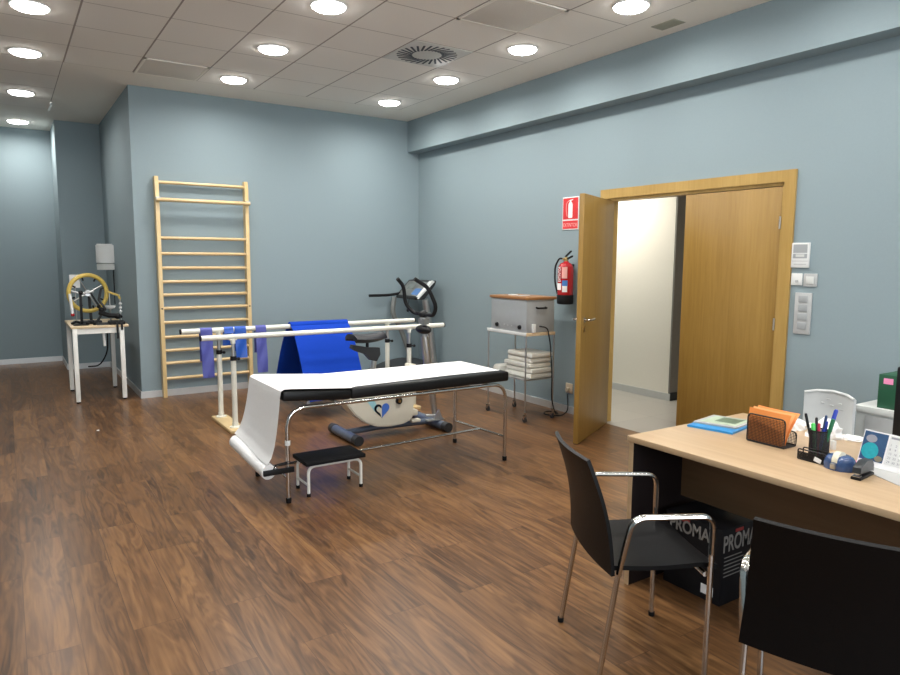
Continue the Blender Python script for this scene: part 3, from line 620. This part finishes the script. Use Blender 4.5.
b = MB(); b.tube(fillet([(-.008, -2.985, 2.155), (-.008, -2.945, 2.14), (-.008, -2.938, 2.07), (-.008, -2.955, 2.0)], .03), .0035, 6).build('pictogram_hose', 'pinkred', sg)
text('lettering', 'EXTINTOR', .052, (-.0075, -2.898, 1.898), (0, -1, 0), (0, 0, 1), 'pinkred', sg, stretch=.80, th=.0006)

# ------------------------------------------------------------------ wall controls right of the door
th_ = thing('thermostat', 'white air conditioning control with a grey display, top of the wall controls', 'thermostat', (0, -5.392, 1.6))
MB().box((-.018, -5.458, 1.523), (0, -5.328, 1.70), .004).build('housing', 'white', th_)
MB().box((-.020, -5.444, 1.628), (-.0175, -5.342, 1.688)).box((-.020, -5.444, 1.59), (-.0175, -5.342, 1.622)).build('display', 'gray', th_)
MB().box((-.021, -5.425, 1.600), (-.0195, -5.362, 1.618)).build('display_window', 'lightgray', th_)
MB().box((-.0195, -5.452, 1.568), (-.017, -5.334, 1.572)).box((-.0195, -5.44, 1.545), (-.017, -5.35, 1.550)).build('groove', 'grayplastic', th_)
s1 = thing('wall_switch', 'white key switch plate under the thermostat, next to the door casing', 'switch', (0, -5.374, 1.44))
MB().box((-.012, -5.415, 1.397), (0, -5.332, 1.482), .004).build('plate', 'white', s1)
MB().cyl((-.012, -5.378, 1.425), (-.02, -5.378, 1.425), .010).build('key_switch', 'grayplastic', s1)
s2 = thing('wall_switch', 'grey framed light switch right of the white key switch', 'switch', (0, -5.475, 1.435))
MB().box((-.010, -5.522, 1.39), (0, -5.424, 1.482), .003).build('plate', 'grayplastic', s2)
MB().box((-.015, -5.50, 1.41), (-.010, -5.444, 1.462), .002).build('rocker', 'lightgray', s2)
s3 = thing('switch_panel', 'tall grey panel with four square keys, lowest of the wall controls', 'switch', (0, -5.435, 1.2))
MB().box((-.012, -5.494, 1.048), (0, -5.372, 1.345), .003).build('plate', 'grayplastic', s3)
for k in range(4): MB().box((-.016, -5.468, 1.275-k*.064), (-.012, -5.400, 1.325-k*.064), .002).build('key', 'gray', s3)

# ------------------------------------------------------------------ soap dispenser and the therapy table
sd = thing('soap_dispenser', 'rounded white dispenser mounted on the alcove wall above the small table', 'dispenser', (XL, 1.86, 1.39))
b = MB(); 
def dsp(z0, z1, inset, mt, nm):
    b = MB(); pts = []
    for k in range(13):
        a = -PI/2+PI*k/12; pts.append((XL-.05-(.15-inset)*max(0, math.cos(a))**.6, 1.86+(.125-inset)*math.sin(a), z0))
    pts = [(XL, 1.735+inset, z0)]+pts+[(XL, 1.985-inset, z0)]
    b.prism(pts, (0, 0, z1-z0)); bmesh.ops.bevel(b.bm, geom=[e for e in b.bm.edges if abs(e.verts[0].co.z-e.verts[1].co.z) < 1e-4 and e.verts[0].co.z > z0+.01], offset=.015, segments=3, affect='EDGES'); return b.build(nm, mt, sd)
dsp(1.49, 1.735, 0, 'white', 'cover'); dsp(1.40, 1.492, .006, 'lightgray', 'lower_cover')
MB().tube([(XL-.01, 1.80, 1.40), (XL-.01, 1.80, .95)], .006, 6).build('wall_cable', 'rubber', sd)

tb = thing('therapy_table', 'small square-legged white table with a beech top standing in the alcove', 'table', (-3.955, .5, 0))
MB().box((-4.235, .05, .805), (-3.675, .95, .83), .004).build('table_top', 'tabletop', tb)
for x in (-4.20, -3.745):
    for y in (.075, .88):
        lg = MB().box((x-.0225, y-.0225, .015), (x+.0225, y+.0225, .805), .003).build('leg', 'whitepaint', tb); MB().cyl((x, y, 0), (x, y, .02), .018).build('rubber_foot', 'rubber', lg)
b = MB()
for y in (.075, .88): b.box((-4.178, y-.012, .745), (-3.768, y+.012, .805))
for x in (-4.20, -3.745): b.box((x-.012, .098, .745), (x+.012, .857, .805))
b.build('apron', 'whitepaint', tb)
MB().tube(fillet([(-3.86, .3, .805), (-3.87, .3, .5), (-3.95, .35, .35), (-4.05, .5, .33)], .08), .008, 8).build('hanging_cable', 'black', tb)
MB().cyl((-3.92, .11, .76), (-3.92, .11, .72), .016).cyl((-3.92, .11, .72), (-3.915, .11, .60), .014).build('drawer_crank', 'white', tb)

wh = thing('shoulder_wheel', 'yellow wooden hand wheel with dark studs standing on the alcove table', 'hand wheel', (-4.0, .45, .83))
wc = Vector((-4.02, .45, 1.165)); Rw = .20
def ringp(a, r=Rw, dy=0): return wc+Vector((math.cos(a)*r*.97, math.cos(a)*.05+dy, math.sin(a)*r))
MB().tube([ringp(2*PI*k/40) for k in range(40)], .023, 12, True).build('rim', 'yellow', wh)
for k in range(8): a = 2*PI*k/8+.3; p_ = ringp(a, .165); MB().tube([ringp(a, .18), ringp(a, .145, -.01)], .009, 8).build('stud', 'black', wh)
MB().lathe([(.035, -.03), (.035, .03)], tuple(wc), 18, 'y').build('hub', 'steel', wh)
for k in range(4): a = PI/2*k+.5; MB().tube([tuple(wc), ringp(a, .19)], .007, 8).build('spoke', 'steel', wh)
MB().tube([(-4.0, .47, .86), (-4.01, .47, 1.165)], .016, 10).box((-4.10, .38, .83), (-3.90, .56, .855), .004).build('stand', 'darkgray', wh)
MB().tube([tuple(wc), (-4.0, .38, 1.17), (-3.93, .34, 1.03)], .010, 8).ball((-3.93, .33, 1.02), .022).build('crank', 'black', wh)

d1 = thing('wrist_exerciser', 'black stand with a tilted arm and a red tipped white tube on the alcove table', 'exerciser', (-4.15, .25, .83))
MB().box((-4.20, .14, .83), (-4.06, .34, .842), .002).box((-4.125, .225, .842), (-4.10, .25, 1.18), .002).build('post', 'black', d1)
MB().tube([(-4.20, .24, 1.20), (-4.11, .24, 1.17), (-3.98, .26, 1.19)], .011, 8).build('arm', 'grayplastic', d1)
MB().ball((-4.11, .24, 1.18), .024).build('pivot', 'black', d1)
MB().cyl((-4.20, .22, .96), (-4.215, .22, 1.17), .016).build('sleeve', 'white', d1); MB().ball((-4.198, .22, .945), .02).build('tip', 'red', d1)
MB().tube([(-4.22, .2, .85), (-4.17, .2, .87), (-4.13, .18, .86)], .014, 8).build('strap', 'black', d1)
d2 = thing('ankle_exerciser', 'dark jointed exerciser with a white cup and black straps hanging over the table edge', 'exerciser', (-3.85, .2, .83))
MB().box((-3.98, .10, .83), (-3.82, .32, .84), .002).tube([(-3.98, .2, .85), (-3.88, .2, 1.0), (-3.94, .22, 1.10), (-3.91, .22, 1.22)], .014, 8).build('frame', 'darkgray', d2)
MB().tube([(-3.94, .2, .96), (-3.85, .15, .93), (-3.76, .15, .925)], .026, 10).ball((-3.77, .15, .92), .035).ball((-3.92, .2, .99), .03).build('joint', 'black', d2)
MB().lathe([(.01, 0), (.045, .008), (.058, .035), (.052, .036), (.04, .014)], (-3.82, .3, .99), 20).build('cup', 'white', d2)
MB().tube([(-3.82, .3, .84), (-3.82, .3, .99)], .008, 8).build('cup_stem', 'steel', d2)
for dx in (0, .05): MB().grid(lambda u, v, dx=dx: (-3.80+dx*.9+.022*u, .12-.08*min(1, v*2.2), .855+.02*math.sin(min(1, v*2.2)*PI)-max(0, v-.42)*(.30 if dx == 0 else .14)), 2, 14, .004).build('strap', 'black', d2)
MB().box((-3.86, .08, .83), (-3.70, .26, .868), .012).build('foot_plate', 'black', d2)
MB().cyl((-4.0, .15, .83), (-4.0, .15, .86), .015).ball((-4.06, .18, .85), .02).box((-4.05, .28, .83), (-3.99, .34, .87), .004).build('fittings', 'black', d2)
d3 = thing('bead_ladder', 'slim rod with white beads and a curved wooden arm, right on the alcove table', 'exerciser', (-3.71, .35, .83))
MB().cyl((-3.715, .3, .83), (-3.72, .3, 1.15), .006).lathe([(.03, .83), (.03, .842)], (-3.715, .3, 0), 16).build('rod', 'steel', d3)
for z in (.90, .96, 1.0, 1.045): MB().ball((-3.717, .3, z), .017).build('bead', 'white' if z > .91 else 'black', d3)
MB().tube(fillet([(-3.84, .33, 1.19), (-3.80, .33, 1.165), (-3.73, .3, 1.14), (-3.72, .3, 1.10)], .04), .012, 8).build('wooden_arm', 'yellow', d3)
MB().cyl((-3.82, .33, .83), (-3.82, .33, 1.17), .007).build('support_rod', 'steel', d3)
d4 = thing('paper_card', 'white card standing behind the yellow hand wheel', 'card', (-4.13, .7, .83))
MB().obox((-4.125, .70, 1.29), (.105, .003, .15), (0, 0, .1)).build('card', 'sheet', d4); MB().cyl((-4.125, .705, .83), (-4.125, .705, 1.24), .005).box((-4.16, .66, .83), (-4.09, .75, .838)).build('card_stand', 'grayplastic', d4)

# ------------------------------------------------------------------ desk
dk = thing('desk', 'large desk with light oak laminate top and dark side panels at the right', 'desk', (-1.89, -6.9, 0))
MB().box((-2.345, -7.72, .712), (-1.43, -5.936, .74), .003).build('desk_top', 'desk', dk)
for y in (-5.967, -7.67): 
    MB().box((-2.333, y, .0), (-1.47, y+.024, .712), .001).build('side_panel', 'deskdark', dk)
    MB().box((-2.336, y-.001, .0), (-2.3335, y+.025, .712)).build('panel_edging', 'desk', dk)
MB().box((-1.97, -7.64, .385), (-1.95, -5.967, .712)).build('modesty_panel', 'modesty', dk)

pbx = thing('carton', 'black printed carton with grey lettering on the floor under the desk', 'box', (-1.99, -6.18, 0))
MB().box((-2.144, -6.336, 0), (-1.83, -6.02, .362), .002).build('carton_body', 'carton', pbx)
text('lettering', 'PROMA.', .085, (-2.1452, -6.045, .285), (0, -1, -.02), (0, 0, 1), 'cartontext', pbx, stretch=.78, bold=.0015)
text('lettering', 'PROMA.', .11, (-2.139, -6.3372, .255), (1, 0, 0), (0, 0, 1), 'cartontext', pbx, stretch=.66, bold=.0015)
b = MB()
for k in range(6): b.box((-2.125, -6.3372, .225-k*.018), (-2.0+random.uniform(-.02, .03), -6.336, .229-k*.018))
b.build('small_print', 'cartontext', pbx)
MB().box((-2.1452, -6.30, .03), (-2.144, -6.235, .075)).build('barcode_label', 'sheet', pbx)
MB().box((-2.1452, -6.16, .335), (-2.144, -6.10, .35)).box((-2.05, -6.3372, .335), (-1.99, -6.336, .35)).build('red_print', 'cartonred', pbx)

# ------------------------------------------------------------------ visitor chairs (local: faces +x)
def make_chair(label, loc, rz, first=None):
    if first is not None:
        c = copy_tree(first); c.location = loc; c.rotation_euler = (0, 0, rz); c['label'] = label; return c
    c = thing('visitor_chair', label, 'chair', loc, rz, 'black visitor chairs')
    def seat(u, v):
        x = -.22+.42*u; y = (v-.5)*.45; return (x, y, .452-.012*math.sin(u*PI)-.03*max(0, u-.85)/.15*.6-.012*(1-(2*v-1)**2))
    MB().grid(seat, 16, 10, -.016).build('seat', 'chairblack', c, True)
    def back(u, v):
        z = .435+.42*u; y = (v-.5)*(.49-.075*u); return (-.215-.092*u+.028*math.sin(u*PI)*.8-.022*(1-(2*v-1)**2), y, z)
    MB().grid(back, 14, 12, .014).build('backrest', 'chairblack', c, True)
    for s in (-1, 1):
        MB().tube([(-.25, s*.235, .012), (-.185, s*.232, .435)], .0105, 10).build('leg', 'chrome', c, True)
        MB().tube([(.165, s*.238, .012), (.165, s*.242, .50)], .0105, 10).build('leg', 'chrome', c, True)
        MB().tube(fillet([(-.185, s*.232, .435), (-.175, s*.240, .50), (-.145, s*.252, .655), (.0, s*.247, .650), (.165, s*.242, .645), (.165, s*.242, .50)], .05, 8), .015, 10, flat=.7).build('armrest', 'chrome', c, True)
        for x, y in ((-.252, s*.235), (.165, s*.238)): MB().lathe([(.013, 0), (.014, .018)], (x, y, 0), 12).build('foot_glide', 'rubber', c, True)
    MB().tube([(-.18, -.232, .432), (-.18, .232, .432)], .010, 8).tube([(.15, -.235, .42), (.15, .235, .42)], .010, 8).build('seat_rail', 'chrome', c, True)
    return c
ch = make_chair('black visitor chair with chrome arms facing the desk, seen whole from the side', (-2.715, -6.36, 0), math.radians(-26))
make_chair('nearest black visitor chair, its back filling the bottom right corner', (-2.715, -7.135, 0), math.radians(22), ch)

# white chair behind the desk
wch = thing('white_chair', 'white plastic chair with a curved low back behind the desk', 'chair', (-.90, -6.035, 0))
def wb_(u, v):
    y = -.145+.29*v; z = .46+.318*u+.022*u*(1-(2*v-1)**2); return (.16+.05*(1-(2*v-1)**2), y, z)
b = MB().grid(wb_, 10, 14, .014).build('backrest', 'chairwhite', wch, True)
for (y, z) in ((-.05, .735), (0, .715), (.05, .725), (-.06, .70), (.02, .75)): MB().obox((.204-.05*(y/.145)**2-.004, y, z), (.006, .02, .006), (0, 0, 0), .002).build('back_slot', 'grayplastic', b, True)
b = MB(); b.tube([(.16, -.145, .778), (.195, -.09, .792), (.21, 0, .80), (.195, .09, .792), (.16, .145, .778)], .009, 8); b.build('back_rim', 'chairwhite', wch, True)
MB().grid(lambda u, v: (-.22+.42*u, -.18+.36*v, .44-.015*math.sin(v*PI)), 10, 10, -.02).build('seat', 'chairwhite', wch, True)
for x, y in ((-.19, -.15), (-.19, .15), (.18, -.15), (.18, .15)): MB().tube([(x*1.1, y*1.1, 0), (x, y, .43)], [.014, .018], 10).build('leg', 'chairwhite', wch, True)

# cabinet, box, monitor
cb = thing('drawer_cabinet', 'light grey metal cabinet with a recessed drawer against the right wall', 'cabinet', (-.42, -6.5, 0))
b = MB(); b.box((-.60, -6.95, 0), (-.18, -6.13, .69)).box((-.615, -6.96, .69), (-.165, -6.12, .728), .003); b.build('carcass', 'lightgray', cb)
for k, (z0, z1) in enumerate(((.37, .675), (.05, .355))):
    d = MB().box((-.605, -6.90, z0), (-.595, -6.18, z1), .003).build('drawer', 'grayplastic', cb); MB().box((-.615, -6.58, z1-.05), (-.605, -6.46, z1-.035), .002).build('handle', 'steel', d)
gb = thing('box_file', 'dark green card box with a pink note standing on the grey cabinet', 'box', (-.46, -6.37, .728))
MB().box((-.585, -6.50, .728), (-.34, -6.232, .925), .003).build('box_body', 'boxgreen', gb)
MB().box((-.588, -6.31, .872), (-.585, -6.26, .905)).build('note', 'pink', gb)
mo = thing('monitor', 'black computer monitor at the right edge on the desk', 'monitor', (-1.6, -7.0, .74))
MB().box((-1.62, -7.26, .79), (-1.585, -6.765, 1.125), .006).build('screen_case', 'black', mo); MB().box((-1.585, -7.25, .80), (-1.583, -6.775, 1.115)).build('screen', 'darkgray', mo)
MB().cyl((-1.61, -7.01, .745), (-1.61, -7.01, .85), .02).build('stand_neck', 'black', mo); MB().box((-1.70, -7.12, .74), (-1.52, -6.90, .752), .004).build('stand_base', 'black', mo)

# ------------------------------------------------------------------ desk items (z .74)
Z = .74
fo = thing('folder', 'sky blue folder lying flat near the far corner of the desk', 'folder', (-1.83, -6.05, Z))
MB().prism([(-1.955, -5.975, Z), (-1.905, -6.195, Z), (-1.68, -6.15, Z), (-1.73, -5.93, Z)], (0, 0, .010)).build('cover', 'sky', fo)
bro = thing('brochure', 'pale brochure with a green and dark photo lying on the blue folder', 'brochure', (-1.8, -6.05, Z+.010))
MB().prism([(-1.895, -5.965, Z+.0102), (-1.83, -6.165, Z+.0102), (-1.62, -6.13, Z+.0102), (-1.68, -5.93, Z+.0102)], (0, 0, .008)).build('pages', 'duller', bro)
MB().prism([(-1.865, -5.98, Z+.0183), (-1.81, -6.145, Z+.0183), (-1.64, -6.115, Z+.0183), (-1.695, -5.955, Z+.0183)], (0, 0, .0006)).build('cover_print', 'brochure', bro)
MB().prism([(-1.80, -6.02, Z+.019), (-1.775, -6.12, Z+.019), (-1.66, -6.10, Z+.019), (-1.69, -6.0, Z+.019)], (0, 0, .0004)).build('cover_photo', 'photo', bro)

ho = thing('letter_holder', 'dark mesh letter holder on the desk holding orange cards', 'letter holder', (-1.88, -6.37, Z)); HO = ho
def holder_panel(x, z1, y0=-6.275, y1=-6.455):
    r = fillet([(x, y0, Z+.006), (x, y0, Z+z1), (x, y1, Z+z1), (x, y1, Z+.006)], .02, 5)
    return r
for x, z1, nm in ((-1.925, .130, 'front_panel'), (-1.83, .065, 'rear_panel')):
    r = holder_panel(x, z1); f = MB().tube(r+[r[0]], .0035, 8).build(nm, 'mesh', ho)
    b = MB(); 
    ys = [-6.275-.18*k/26 for k in range(27)]
    for y in ys: b.box((x-.0006, y-.0009, Z+.005), (x+.0006, y+.0009, Z+z1-.004))
    n = int(z1/.007)
    for k in range(1, n): b.box((x-.0006, -6.455, Z+k*.007-.0009), (x+.0006, -6.275, Z+k*.007+.0009))
    b.build('mesh_sheet', 'mesh', f)
MB().box((-1.925, -6.455, Z), (-1.83, -6.275, Z+.004)).build('holder_base', 'mesh', ho)
oc = thing('orange_card', 'bundle of curled orange cards standing in the mesh letter holder', 'cards', (-1.88, -6.37, Z+.005))
def cardf(dx, lean):
    return lambda u, v: (-1.915+dx+lean*u*u+.035*v*v*u, -6.268-.17*v-.012*v*u, Z+.006+.150*u-.012*v*u)
MB().grid(cardf(0, .01), 8, 8, .0015).build('card', 'orange', oc); MB().grid(cardf(.012, .03), 8, 8, .0015).build('card', 'orangein', oc); MB().grid(cardf(.03, .05), 8, 8, .0015).build('card', 'orange', oc)

for q_ in (ho, oc): q_.location.y -= .018; q_.location.x -= .012

cu_ = thing('pen_holder', 'black mesh pen cup with an attached note tray on the desk', 'pen holder', (-1.93, -6.63, Z))
cx, cy = -1.935, -6.625
b = MB()
for k in range(64):
    a = 2*PI*k/64; x, y = cx+.038*math.cos(a), cy+.038*math.sin(a); b.tube([(x, y, Z+.003), (x, y, Z+.12)], .0013, 4)
for k in range(31): b.tube([(cx+.038*math.cos(2*PI*j/32), cy+.038*math.sin(2*PI*j/32), Z+.004+k*.0038) for j in range(32)], .0011, 4, True)
b.build('cup_mesh', 'mesh', cu_)
b = MB()
for z in (Z+.003, Z+.12): b.tube([(cx+.038*math.cos(2*PI*j/32), cy+.038*math.sin(2*PI*j/32), z) for j in range(32)], .003, 6, True)
b.lathe([(.038, Z), (.038, Z+.003)], (cx, cy, 0), 24); b.build('cup_rim', 'black', cu_)
b = MB()                              # note tray: runs along y, in front of the cup
for x in (-2.022, -1.982): b.tube(fillet([(x, -6.585, Z+.004), (x, -6.585, Z+.045), (x, -6.70, Z+.045), (x, -6.70, Z+.004), (x, -6.585, Z+.004)], .008, 4), .003, 6)
for k in range(34): y = -6.587-.112*k/33; b.box((-2.023, y-.0010, Z+.002), (-2.021, y+.0010, Z+.034))
for k in range(9): b.box((-2.023, -6.70, Z+.004+k*.0037), (-2.021, -6.585, Z+.0058+k*.0037))
b.box((-2.022, -6.70, Z), (-1.975, -6.585, Z+.003)); b.build('note_tray', 'mesh', cu_)
MB().obox((-2.028, -6.672, Z+.016), (.002, .030, .018), (.3, 0, 0)).build('white_tag', 'sheet', cu_)
pens = [('pen', 'slim dark pen leaning out to the left of the mesh cup', 'darkgray', 'black', (-.012, .026), (-.02, .055), .155),
        ('marker', 'bright green marker standing in the mesh cup', 'green', 'green', (-.022, .012), (-.028, .016), .122),
        ('pen', 'red pen in the middle of the mesh cup', 'redpen', 'redpen', (-.018, -.004), (-.022, -.006), .125),
        ('pen', 'dark blue pen leaning right in the mesh cup', 'bluepen', 'navy', (-.004, -.004), (.0, -.022), .158),
        ('marker', 'tall blue marker topmost in the mesh cup', 'bluepen', 'bluepen', (.010, -.018), (.018, -.052), .185),
        ('marker', 'dark green marker at the right of the mesh cup', 'dgreen', 'dgreen', (-.006, -.024), (-.006, -.055), .150),
        ('pen', 'light blue pen between the red and green pens in the cup', 'sky', 'bluepen', (.006, -.012), (.0, -.026), .135),
        ('pen', 'dark capped pen at the back of the mesh cup', 'black', 'darkgray', (.012, .016), (.01, .024), .140)]
for nm, lab, m1, m2, b0, t0, L in pens:
    p0 = Vector((cx+b0[0]*.6, cy+b0[1]*.6, Z+.004)); p1 = Vector((cx+t0[0], cy+t0[1], Z+L)); p1.z += L*.05+.022; p0.z += .004; r = .0085 if nm == 'marker' else .0058
    q = thing(nm, lab, nm, p0, 0, 'pens in the mesh cup'); md = p0+(p1-p0)*.68
    MB().cyl(p0, md, r*.85, seg=10).build('barrel', m1, q); MB().tube([md, p1-(p1-p0)*.03, p1], [r, r, r*.7], 10).build('cap', m2, q)

td = thing('tape_dispenser', 'translucent blue round tape dispenser on the desk beside the stapler', 'tape dispenser', (-2.0, -6.76, Z))
b = MB(); c0 = (-1.985, -6.765)
def bean(s0, z): return [(c0[0]+s0*.050*math.cos(a)*1.0, c0[1]+s0*.060*math.sin(a), Z+(z-Z)*1.12) for a in [2*PI*k/28 for k in range(28)]]
rows = [bean(1.0, Z), bean(1.02, Z+.012), bean(.97, Z+.028), bean(.90, Z+.038), bean(.80, Z+.045), bean(.62, Z+.050)]
V = [[b.bm.verts.new(q) for q in r] for r in rows]
for a_, b_ in zip(V, V[1:]):
    for k in range(28): b.bm.faces.new((a_[k], a_[(k+1) % 28], b_[(k+1) % 28], b_[k]))
b.bm.faces.new(V[0][::-1]); b.bm.faces.new(V[-1]); b.build('body', 'tapeblue', td, False, 60)
MB().lathe([(.018, -.011), (.038, -.011), (.038, .011), (.018, .011)], (-1.995, -6.765, Z+.034), 28, 'y').build('tape_roll', 'tape', td)
MB().box((-2.045, -6.775, Z+.008), (-2.033, -6.755, Z+.03), .002).build('cutter', 'steel', td)

sp_ = thing('stapler', 'dark grey and black stapler on the desk beside the blue tape dispenser', 'stapler', (-2.04, -6.855, Z), math.radians(6))
MB().box((-.07, -.019, 0), (.065, .019, .012), .004).build('base', 'black', sp_, True)
MB().prism([(-.066, -.015, .026), (-.06, -.015, .048), (-.01, -.015, .066), (.05, -.015, .062), (.066, -.015, .04), (.066, -.015, .014), (.04, -.015, .020)], (0, .03, .0)).build('arm', 'stapler', sp_, True)
MB().box((-.064, -.009, .020), (.03, .009, .026)).build('magazine', 'steel', sp_, True); MB().box((-.069, -.014, .012), (-.045, .014, .0155), .001).build('anvil', 'chrome', sp_, True)

td.location += Vector((-.025, .012, 0))
nt_ = MB().box((-1.93, -6.80, Z), (-1.85, -6.715, Z+.004)); tag(nt_.build('sticky_note', 'pink'), 'pink note pad between the tape dispenser and the calendar', 'note')
mt_ = MB().prism([(-1.70, -6.70, Z), (-1.97, -6.85, Z), (-2.10, -7.10, Z), (-1.75, -7.05, Z)], (0, 0, .0015)); tag(mt_.build('paper_sheet', 'duller'), 'white paper sheet under the desk calendar', 'paper')
cl = thing('desk_calendar', 'tent desk calendar with a teal picture and a page of dates', 'calendar', (-1.87, -6.82, Z))
# tent: front sheets lean back; runs along dirn
P0 = Vector((-1.868, -6.748, Z+.0015)); dirn = Vector((-.10, -1, 0)).normalized(); nrm = Vector((dirn.y, -dirn.x, 0)); upv = (Vector((0, 0, 1))*.95-nrm*.31).normalized()
def cpt(u, h, lift=0): return P0+dirn*u+upv*h+nrm.normalized()*lift
MB().prism([cpt(0, 0), cpt(.26, 0), cpt(.26, .145), cpt(0, .145)], -nrm*.001).build('front_leaf', 'sheet', cl)
MB().prism([cpt(0, .145), cpt(.26, .145), cpt(.26, .145)-nrm*.09-Vector((0, 0, .137)), cpt(0, .145)-nrm*.09-Vector((0, 0, .137))], nrm*.001).build('rear_leaf', 'sheet', cl)
def card(nm, u0, u1, h0, h1, m, l=.0012): return MB().prism([cpt(u0, h0, l), cpt(u1, h0, l), cpt(u1, h1, l), cpt(u0, h1, l)], nrm*.0006).build(nm, m, cl)
card('picture', .004, .098, .022, .14, 'darkblue')
def blob(nm, uc, hc, ru, rh, m, l):
    return MB().prism([cpt(uc+ru*math.cos(2*PI*k/20), hc+rh*math.sin(2*PI*k/20), l) for k in range(20)], nrm*.0005).build(nm, m, cl)
blob('picture_shape', .04, .062, .034, .034, 'tealprint', .002); blob('picture_shape', .036, .112, .022, .016, 'grayprint', .002); blob('picture_shape', .08, .036, .016, .012, 'tan', .002)
card('date_page', .105, .256, .022, .14, 'white')
card('month_bar', .11, .25, .128, .136, 'grayprint', .002); card('date_highlight', .15, .19, .112, .122, 'teal', .002)
xd = dirn; yd = upv
k = 1
for r in range(5):
    for c_ in range(7):
        if k > 31: break
        if c_ < 5 or True: text('date', str(k), .013, tuple(cpt(.112+c_*.02, .098-r*.017, .002)), tuple(xd), tuple(yd), 'grayprint', cl, th=.0003) if (c_ < 4) else None
        k += 1
# crumpled papers at the back of the desk
for n_, (x, y, sx, sy, sz, lab) in enumerate(((-1.53, -6.28, .08, .06, .055, 'crumpled white paper behind the orange cards'), (-1.56, -6.45, .10, .085, .085, 'crumpled white tissue behind the pens, in front of the white chair'), (-1.50, -6.55, .05, .06, .02, 'small white scrap of paper at the back edge of the desk'))):
    b = MB(); t = bmesh.new(); bmesh.ops.create_icosphere(t, subdivisions=3, radius=1)
    rs = random.Random(n_+3)
    for v_ in t.verts:
        k_ = .72+.28*rs.random(); v_.co *= k_; v_.co.z = max(v_.co.z, -.15)
    b.merge(t, Matrix.Translation((x, y, Z+.15*sz)) @ Matrix.Diagonal((sx, sy, sz, 1)))
    tag(b.build('crumpled_paper', 'sheet', sharp=15), lab, 'paper', 'crumpled papers')
ec = thing('eraser', 'small white eraser standing beside the pen cup', 'eraser', (-1.75, -6.59, Z))
MB().box((-1.76, -6.60, Z), (-1.74, -6.58, Z+.04), .003).build('eraser_block', 'white', ec)
tag(MB().box((-4.17, -1.335, 0), (-4.148, -1.312, .004), .001).build('paper_scrap', 'sheet'), 'tiny white scrap lying alone on the wood floor at the left', 'scrap')

# ------------------------------------------------------------------ world and view
w = bpy.data.worlds.new('world'); bpy.context.scene.world = w; w.use_nodes = True
w.node_tree.nodes['Background'].inputs[0].default_value = (.5, .55, .6, 1); w.node_tree.nodes['Background'].inputs[1].default_value = .05
sc = bpy.context.scene
sc.view_settings.view_transform = 'Standard'; sc.view_settings.look = 'None'; sc.view_settings.gamma = 1; sc.view_settings.exposure = -.55
sc.cycles.max_bounces = 14; sc.cycles.diffuse_bounces = 8
